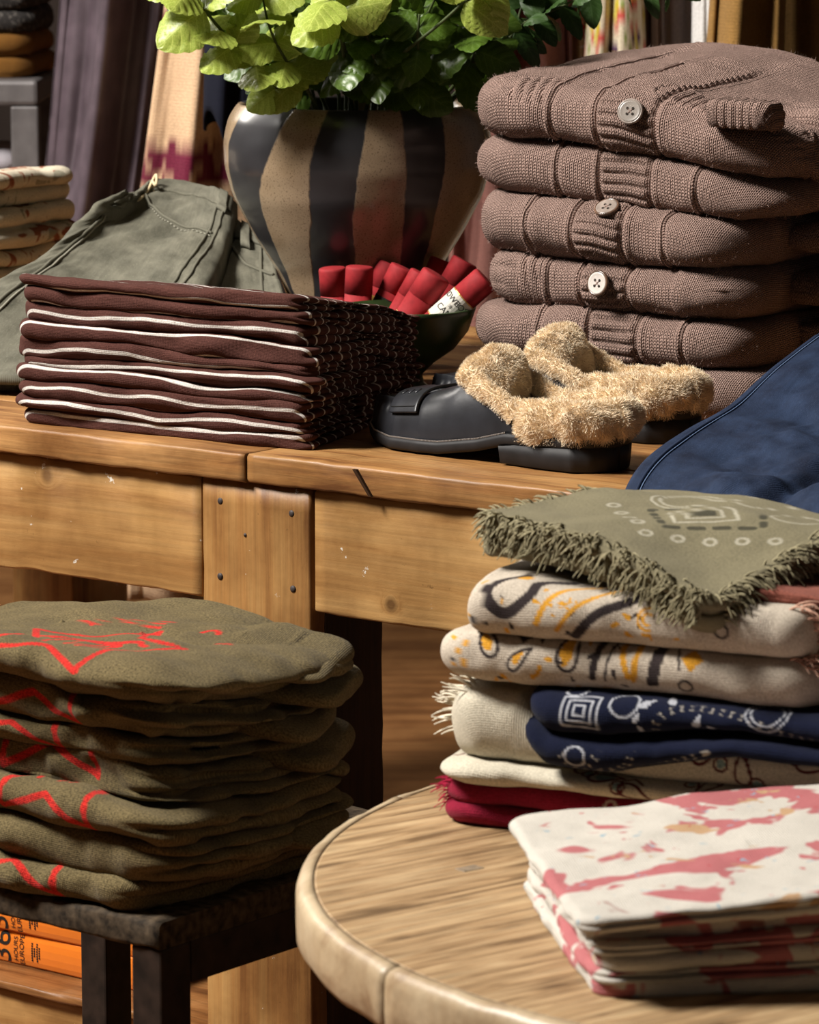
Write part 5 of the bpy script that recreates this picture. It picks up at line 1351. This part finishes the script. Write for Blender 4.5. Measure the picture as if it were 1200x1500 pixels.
# olive jeans lying over the back left of the table: rows from waist to leg
cj = [[at(190, 288, 4.22), at(228, 262, 4.34), at(290, 272, 4.34), at(338, 286, 4.24)],
      [at(120, 330, 4.14), at(185, 315, 4.22), at(262, 326, 4.20), at(330, 348, 4.13)],
      [at(50, 374, 4.06), at(125, 382, 4.08), at(208, 398, 4.05), at(300, 420, 3.99)],
      [at(-40, 424, 4.00), at(48, 458, 3.98), at(138, 478, 3.95), at(250, 490, 3.915)],
      [at(-130, 500, 3.93), at(-30, 545, 3.89), at(75, 555, 3.87), at(200, 548, 3.875)]]
P = bspl(cj, 90, 120); U = sheet_uv(P); N = grid_normals(P, False)
if N[..., 2].mean() < 0: N = -N
fl = N[..., 2].mean() > 0
W_ = .0028 * fbm(U[..., 0] * 16, U[..., 1] * 16, 5, 3) + .002 * fbm(U[..., 0] * 45 + U[..., 1] * 30, U[..., 1] * 12, 6, 2)
edge = np.minimum(1, np.minimum(np.linspace(0, 1, 90), np.linspace(1, 0, 90)) * 12)[None, :] * np.ones((120, 1))
P = P + N * (W_ + .010 * (np.sqrt(np.clip(1 - (1 - edge) ** 2, 0, 1)) - 1))[..., None]
low = P.copy(); low[..., 2] = np.maximum(TZ + .012, P[..., 2] - .024); low = np.minimum(low, P - np.array([0, 0, .002]) * 1.0 + np.array([9, 9, 0]))
N = grid_normals(P, False); N = N if N[..., 2].mean() > 0 else -N
je = empty('olive_jeans', (0, 0, 0), 0, 'faded olive green jeans laid out with waistband toward the striped planter', 'jeans')
def rooted(root, loc):
    root.location = loc
    for ch in root.children: ch.matrix_parent_inverse = Matrix.Translation(-Vector(loc))
closed_sheet('denim_cloth', P[:, ::-1], low[:, ::-1], m_odenim, je)
patch('waistband', P, N, .02, .985, .0, .085, .0026, m_odenim, je, 30)
for s_, t_ in ((.07, .0), (.93, .0)): patch('belt_loop', P, N, s_ - .02, s_ + .03, -.0 + .0, .12, .0055, m_odenim, je)
seam('side_seam', P, N, [(.13, .09), (.17, .3), (.19, .6), (.2, 1)], .0012, m_othr, je, .001)
seam('side_seam', P, N, [(.10, .09), (.135, .3), (.155, .6), (.165, 1)], .0018, m_odenim, je, .001)
seam('pocket_seam', P, N, [(.30, .09), (.42, .17), (.62, .245), (.90, .25)], .0018, m_odenim, je, .001)
seam('pocket_stitching', P, N, [(.31, .105), (.43, .185), (.62, .262), (.90, .268)], .0007, m_othr, je, .0008, 1)
seam('fly_seam', P, N, [(.90, .10), (.86, .4), (.84, .7), (.80, 1)], .0016, m_odenim, je, .001)
seam('fly_seam', P, N, [(.95, .10), (.91, .4), (.89, .7), (.86, 1)], .0014, m_odenim, je, .001)
lp = MB(); q = [on_sheet(P, N, .12, .04, .006), on_sheet(P, N, .2, .0, .012), on_sheet(P, N, .34, .06, .008), on_sheet(P, N, .42, .10, .007), on_sheet(P, N, .36, .045, .012), on_sheet(P, N, .22, .03, .009), on_sheet(P, N, .10, .03, .008)]
lp.tube([Vector(v) for v in curve([tuple(v) for v in q], 40)], .0016, 6).obj('string_tag', plain('cream_string', (.60, .48, .30), .9), je, True)
rooted(je, (at(60, 500, 4.05).x, 4.08, TZ + .012))
# second pair underneath, waist showing beside the planter
cj2 = [[at(150, 330, 4.30), at(262, 318, 4.31), at(330, 322, 4.26), at(392, 345, 4.20)],
       [at(140, 400, 4.16), at(240, 400, 4.15), at(320, 388, 4.14), at(405, 400, 4.10)],
       [at(80, 470, 4.06), at(200, 470, 4.04), at(310, 455, 4.02), at(420, 450, 4.02)],
       [at(-40, 545, 3.92), at(120, 545, 3.91), at(270, 530, 3.92), at(430, 520, 3.95)]]
P = bspl(cj2, 60, 60); U = sheet_uv(P); N = grid_normals(P, False); N = N if N[..., 2].mean() > 0 else -N
P = P + N * (.004 * fbm(U[..., 0] * 20, U[..., 1] * 16, 8, 3))[..., None]
P[..., 2] = np.maximum(P[..., 2], TZ + .006); low = P.copy(); low[..., 2] = TZ + .0005
je2 = empty('olive_jeans', (0, 0, 0), 0, 'second pair of olive green jeans lying underneath the faded pair, beside the planter', 'jeans')
closed_sheet('denim_cloth', P[:, ::-1], low[:, ::-1], m_odenim, je2)
patch('waistband', P, N, .45, .99, .0, .13, .003, m_odenim, je2, 24); patch('belt_loop', P, N, .80, .86, .0, .2, .007, m_odenim, je2)
seam('pocket_seam', P, N, [(.72, .16), (.82, .3), (.98, .36)], .0018, m_odenim, je2, .001); seam('side_seam', P, N, [(.93, .15), (.90, .5), (.88, 1)], .0018, m_odenim, je2, .001)
rooted(je2, (at(200, 500, 4.1).x, 4.1, TZ))
# indigo jeans over the right front of the table
cb = [[at(1186, 492, 3.60), at(1300, 470, 3.58), at(1420, 480, 3.5)],
      [at(1122, 540, 3.545), at(1240, 528, 3.49), at(1370, 545, 3.41)],
      [at(1062, 592, 3.46), at(1180, 600, 3.40), at(1320, 612, 3.30)],
      [at(1000, 626, 3.385), at(1130, 655, 3.30), at(1275, 672, 3.20)],
      [at(946, 664, 3.305), at(1090, 690, 3.225), at(1240, 712, 3.13)],
      [at(915, 705, 3.25), at(1060, 718, 3.175), at(1215, 742, 3.08)],
      [at(903, 748, 3.222), at(1042, 762, 3.14), at(1200, 785, 3.05)],
      [at(900, 800, 3.212), at(1035, 830, 3.125), at(1195, 850, 3.03)]]
P = bspl(cb, 90, 130); U = sheet_uv(P); N = grid_normals(P, False); N = N if N[..., 2].mean() > 0 else -N
W_ = .008 * fbm(U[..., 0] * 10 + 3, U[..., 1] * 14, 15, 3) * np.clip(U[..., 0] * 12 - .2, 0, 1) + .0022 * fbm(U[..., 0] * 30, U[..., 1] * 14, 16, 2) * np.clip(U[..., 0] * 12 - .2, 0, 1)
W_ += .0022 * fbm(U[..., 0] * 60 + U[..., 1] * 40, U[..., 1] * 25, 18, 2) * np.clip(U[..., 0] * 12 - .3, 0, 1)
W_ -= .012 * np.exp(-((U[..., 0] - .19 + .2 * (U[..., 1] - .25)) / .012) ** 2) * np.clip((U[..., 1] - .15) * 8, 0, 1)
ed = np.clip(U[..., 0] / .010, 0, 1); P = P + N * (W_ + .007 * (np.sqrt(np.clip(1 - (1 - ed) ** 2, 0, 1)) - 1))[..., None]
low = P - N * .016
flat_ = low[..., 2] < TZ + .001; inside = (P[..., 0] - tO.x) * math.sin(TT) + (P[..., 1] - tO.y) * math.cos(TT) > -.004
low[..., 2] = np.where(flat_ & inside, TZ + .0006, low[..., 2]); P[..., 2] = np.where(inside, np.maximum(P[..., 2], TZ + .006), P[..., 2])
N = grid_normals(P, False); N = N if N[..., 2].mean() > 0 else -N
jb = empty('indigo_jeans', (0, 0, 0), 0, 'dark indigo blue jeans draped over the table edge in front of the cardigans', 'jeans')
closed_sheet('denim_cloth', P[:, ::-1], low[:, ::-1], m_bdenim, jb)
seam('side_seam', P, N, [(.10, 0), (.095, .3), (.10, .6), (.10, 1)], .0006, m_bthr, jb, .0006)
seam('side_seam', P, N, [(.085, 0), (.08, .3), (.085, .6), (.085, 1)], .0016, m_bdenim, jb, .0006)
rooted(jb, (at(1050, 700, 3.25).x, 3.25, TZ))
# two more pairs folded underneath hold the draped pair up
sub_ = P[:78, 13:].copy(); sub_[..., 2] = np.maximum(sub_[..., 2] - .019, TZ + .006)
half = sub_.copy(); half[..., 2] = TZ + .0008 + (sub_[..., 2] - TZ) * .5
flr = sub_.copy(); flr[..., 2] = TZ + .0006
for nm_, a_, b_ in (('upper', sub_, half + np.array([0, 0, .0006])), ('lower', half, flr)):
    c0 = np.array([a_[..., 0].mean(), a_[..., 1].mean(), b_[..., 2].min()])
    o = closed_sheet('indigo_jeans', a_[:, ::-1] - c0, b_[:, ::-1] - c0, m_bdenim); o.location = c0
    tag(o, 'indigo jeans folded underneath the draped indigo pair, %s of the two' % nm_, 'jeans', 'folded indigo jeans under the draped pair')

# ------------------------------------------------------------------ folded cloths at the back left of the table
m_fl2 = [fabric('cream_rust_floral_%d' % k, (.62, .55, .42), .2, 1000, .1, .9, spots=[(20, .56, .58, (.30, .10, .055), 4.4 + k * 3), (26, .62, .635, (.33, .30, .22), 7.7 + k)]) for k in range(2)]
f2 = Stack((onz(20, 492, TZ).x - .095, 4.50, TZ), R(28), [.052, .045, .040, .038], W=.22, L=.24, amp=.004, seed=91)
for i in range(4):
    P, F, N = slab(.22, .20, f2.z(i), f2.z(i + 1), lobes=(1, 2, 1, 1), bulge=(.020, .016, .015, .015), res=(.005,) * 4, nprof=34, nin=26, rc=.02, seed=500 + i, off=(.004 * (-1) ** i, 0), wrinkle=(.003, 18))
    o = slab_obj('floral_blanket', P, F, m_fl2[i % 2]); o.location = f2.o; o.rotation_euler = (0, 0, -f2.th)
    tag(o, 'folded cream cloth with rust flowers, %s of the pile behind olive jeans' % ordl(i, 4), 'cloth', 'folded cream and rust cloths')

# ------------------------------------------------------------------ hanging garments on a rail
m_rail = plain('black_rail', (.02, .02, .02), .4, .5, .7)
rail = empty('garment_rail', (.0, 5.35, 0), 0, 'black steel garment rail carrying the hanging clothes behind the table', 'rail')
MB().tube([(-1.0, 0, 1.92), (1.1, 0, 1.92)], .0125, 12).obj('rail_bar', m_rail, rail, True)
for x in (-1.0, 1.1): MB().tube([(x, 0, .03), (x, 0, 1.92)], .0125, 12).obj('upright', m_rail, rail, True); MB().box((x - .02, -.25, 0), (x + .02, .25, .03)).obj('foot', m_rail, rail, bevel=.004)
def hang(name, label, cat, u_top, u_bot, d, mat, z1=1.90, z0=.35, depth=.05, folds=5, amp=.35, seed=0, hem=None, res=150, group=None, col=None):
    """hanging garment: closed soft tube with vertical folds; u_* are the left/right image columns it spans at y=0 and y=300"""
    x0t, x1t = at(u_top[0], 0, d).x, at(u_top[1], 0, d).x; x0b, x1b = at(u_bot[0], 300, d).x, at(u_bot[1], 300, d).x; za, zb_ = at(600, 0, d).z, at(600, 300, d).z
    nzv = 110; z = np.linspace(z1, z0, nzv); na_ = res; a = np.linspace(0, 2 * np.pi, na_, endpoint=False)
    k = np.clip((z - za) / (zb_ - za), -1.2, 1.5)
    xl = x0t + (x0b - x0t) * k; xr = x1t + (x1b - x1t) * k
    c = (xl + xr) / 2; hw_ = (xr - xl) / 2
    A, Zm = np.meshgrid(a, z)
    ph = folds * A + 1.5 * vn(A * 1.2, Zm * 2.0, seed) * 2
    f = np.sin(ph) * amp + .5 * amp * vn(np.cos(A) * 3 + 5, Zm * 3 + np.sin(A) * 3, seed + 1)
    grow = np.clip((z1 - Zm) / .25, .12, 1)
    X = c[:, None] + np.cos(A) * hw_[:, None] * (1 - .03 * (1 + np.sin(ph * 1.7)))
    Y = d + np.sin(A) * depth * grow + f * depth * grow * np.abs(np.sin(A)) ** .5
    if hem: Zm = Zm + hem * vn(A * 1.3 + seed, A * 0, seed + 5) * ((z1 - Zm) / (z1 - z0)) ** 4
    P = np.stack([X, Y, Zm], -1); U = np.stack([A * hw_.mean() / 1.3, Zm], -1)
    base = np.array([c[0], d, z0])
    # bottom closes softly, top gathers on the rail
    o = mesh_np(name, P.reshape(-1, 3) - base, grid_faces(nzv, na_, True), mat, U.reshape(-1, 2), None if col is None else col(U, P).reshape(-1, 3))
    o.location = base
    md = o.modifiers.new('thick', 'SOLIDIFY'); md.thickness = .003; md.offset = 0
    return tag(o, label, cat, group)
m_plum = plain('plum_leather', (.075, .055, .066), .36, .5, noise=.25, nscale=30, bump=.15)
hang('leather_trousers', 'plum grey leather trousers hanging beside the cream knitted cardigan', 'trousers', (88, 245), (62, 205), 5.1, m_plum, depth=.05, folds=4, amp=.5, seed=3)
BURG, KCR = np.array((.14, .018, .04)), np.array((.62, .42, .26))
def knitcol(U, P):
    z = P[..., 2]; c = np.broadcast_to(KCR, P.shape).copy()
    for v, hgt in ((30, 25), (240, 32), (-190, 25), (440, 30)):
        zc = at(600, v, 5.0).z; hh_ = hgt * 5.0 / FPX
        e = hh_ - np.abs(z - zc) + .012 * vn(U[..., 0] * 160, z * 12, 5) + .008 * vn(U[..., 0] * 50, z * 300, 9)
        m = np.clip(e / .004, 0, 1)[..., None] * (.75 + .25 * np.sign(vn(U[..., 0] * 120, z * 320, 12)))[..., None]
        c = c * (1 - m) + BURG * m
    return c
m_kn = fabric('cream_ikat_knit', (.6, .42, .27), .15, 500, .2, .95, attr=True)
hang('knit_cardigan', 'cream knitted garment with ragged burgundy bands hanging behind the planter', 'cardigan', (243, 400), (204, 385), 5.0, m_kn, depth=.05, folds=5, amp=.4, seed=8, col=knitcol, res=260)
m_nav = fabric('navy_cloth', (.012, .013, .022), .3, 900)
hang('navy_shirt', 'navy blue cotton garment hanging in front of the cream knit', 'shirt', (300, 420), (296, 380), 4.86, m_nav, z0=at(600, 185, 4.86).z, depth=.035, folds=3, amp=.5, seed=14, hem=.022)
m_dp = fabric('dusty_pink_satin', (.40, .18, .15), .2, 1200, .1, .55)
hang('pink_dress', 'dusty rose satin dress hanging beside the flower patterned blouse', 'dress', (670, 835), (660, 845), 5.2, m_dp, depth=.05, folds=7, amp=.6, seed=17)
def flocol(U, P):
    u, z = U[..., 0], U[..., 1]; c = np.broadcast_to(np.array((.64, .55, .40)), P.shape).copy()
    cell = .020; i = np.floor(u / cell); j = np.floor((z + (i % 2) * cell / 2) / cell); fu = u - (i + .5) * cell; fv = z + (i % 2) * cell / 2 - (j + .5) * cell
    a = np.arctan2(fv, fu); r = np.hypot(fu, fv); pet = .0062 + .0026 * np.cos(5 * a); m = r < pet; k = (i * 3 + j * 5) % 4
    for kk, cc in enumerate(((.55, .08, .07), (.60, .48, .04), (.08, .03, .09), (.55, .22, .16))): c[m & (k == kk)] = cc
    c[r < .0022] = (.6, .5, .1)
    lf = (np.abs(fu + fv) < .0014) & (r > .008); c[lf] = (.25, .30, .08)
    return c
m_fb = fabric('flower_print', (.6, .5, .4), .1, 900, .1, .9, attr=True)
hang('flower_blouse', 'cream blouse with small red, yellow and violet flowers hanging behind the cardigans', 'blouse', (862, 943), (838, 955), 5.1, m_fb, depth=.035, folds=3, amp=.4, seed=21, col=flocol, res=320)
hang('flower_skirt', 'ochre and red flowered garment tucked behind the cream flower blouse', 'skirt', (832, 880), (826, 870), 5.25, fabric('ochre_flower', (.50, .30, .14), .2, 900, spots=[(60, .58, .6, (.5, .05, .04), 2.2), (50, .62, .64, (.62, .52, .4), 8.1)]), depth=.03, folds=2, seed=22)
hang('brown_jacket', 'dark brown suede garment hanging between blouse and lavender grey shirt', 'jacket', (935, 985), (940, 985), 5.3, fabric('brown_suede', (.17, .10, .065), .3, 700), depth=.04, folds=3, seed=23)
hang('grey_shirt', 'lavender grey cotton garment hanging beside the white one', 'shirt', (965, 1025), (970, 1030), 5.2, fabric('lavender_grey', (.40, .35, .36), .15, 1000), depth=.035, folds=2, amp=.3, seed=24)
hang('white_shirt', 'narrow white cotton garment hanging between grey and ochre clothes', 'shirt', (1015, 1050), (1012, 1050), 5.1, fabric('white_cotton', (.72, .70, .68), .08, 1000), depth=.03, folds=2, amp=.3, seed=25)
m_cord = fabric('ochre_corduroy', (.30, .165, .05), .25, 500, .3, .9)
hang('corduroy_trousers', 'ochre brown corduroy trousers hanging behind the cardigan stack', 'trousers', (1040, 1150), (1020, 1140), 4.9, m_cord, depth=.05, folds=4, amp=.4, seed=29)
hang('corduroy_trousers', 'ochre brown corduroy trousers hanging outermost on the rail', 'trousers', (1120, 1260), (1110, 1260), 5.0, m_cord, depth=.05, folds=5, amp=.45, seed=30)

# ------------------------------------------------------------------ grey stand with folded knitwear at the far left
m_gm = plain('grey_metal', (.13, .12, .12), .5, .4, .3, .2, 40)
d_ = 5.6; gx = at(72, 120, d_).x; gz = at(72, 108, d_).z; gz2 = at(20, 242, d_).z
st2 = empty('metal_stand', (gx - .3, d_, 0), 0, 'grey metal stand holding ochre and charcoal knitwear at the back', 'stand')
MB().box((-.32, -.17, gz - .035), (.3, .2, gz)).obj('top_plate', m_gm, st2, bevel=.006)
for x in (-.32, .262):
    for y in (-.17, .162): MB().box((x, y, 0), (x + .038, y + .038, gz - .0355)).obj('leg', m_gm, st2, bevel=.003)
MB().box((-.28, -.13, gz2 - .05), (.26, .16, gz2 - .03)).obj('lower_shelf', m_gm, st2, bevel=.003)
ks = Stack((gx - .2, d_ + .02, gz), R(4), [.030, .030, .034, .034], W=.26, L=.42, amp=.003, seed=95)
m_och = fabric('ochre_knit', (.21, .095, .022), .3, 500, .2, .95); m_chk = fabric('charcoal_knit', (.04, .036, .034), .3, 500, .2, .95, spots=[(140, .58, .6, (.16, .145, .13), 1.3)])
for i in range(4):
    P, F, N = slab(.36, .24, ks.z(i), ks.z(i + 1), bulge=(.014,) * 4, res=(.008,) * 4, nprof=20, nin=14, rc=.03, seed=600 + i, wrinkle=(.003, 20))
    o = slab_obj('folded_jumper', P, F, m_och if i < 2 else m_chk); o.location = ks.o; o.rotation_euler = (0, 0, -ks.th)
    tag(o, '%s jumper folded on the grey metal stand, %s one' % ('ochre' if i < 2 else 'charcoal flecked', 'lower' if i % 2 == 0 else 'upper'), 'jumper', 'folded jumpers on the metal stand')
wst = Stack((gx - .16, d_ + .0, gz2 - .03), R(4), [.028, .030], W=.2, L=.3, amp=.002, seed=97)
for i in range(2):
    P, F, N = slab(.24, .18, wst.z(i), wst.z(i + 1), bulge=(.012,) * 4, res=(.008,) * 4, nprof=20, nin=14, rc=.03, seed=620 + i, wrinkle=(.002, 20))
    o = slab_obj('folded_shirt', P, F, fabric('lilac_white_%d' % i, (.58, .55, .60), .1, 900)); o.location = wst.o; o.rotation_euler = (0, 0, -wst.th)
    tag(o, 'pale lilac white shirt folded on the shelf of the metal stand, %s one' % ('lower', 'upper')[i], 'shirt', 'folded shirts on the metal stand')
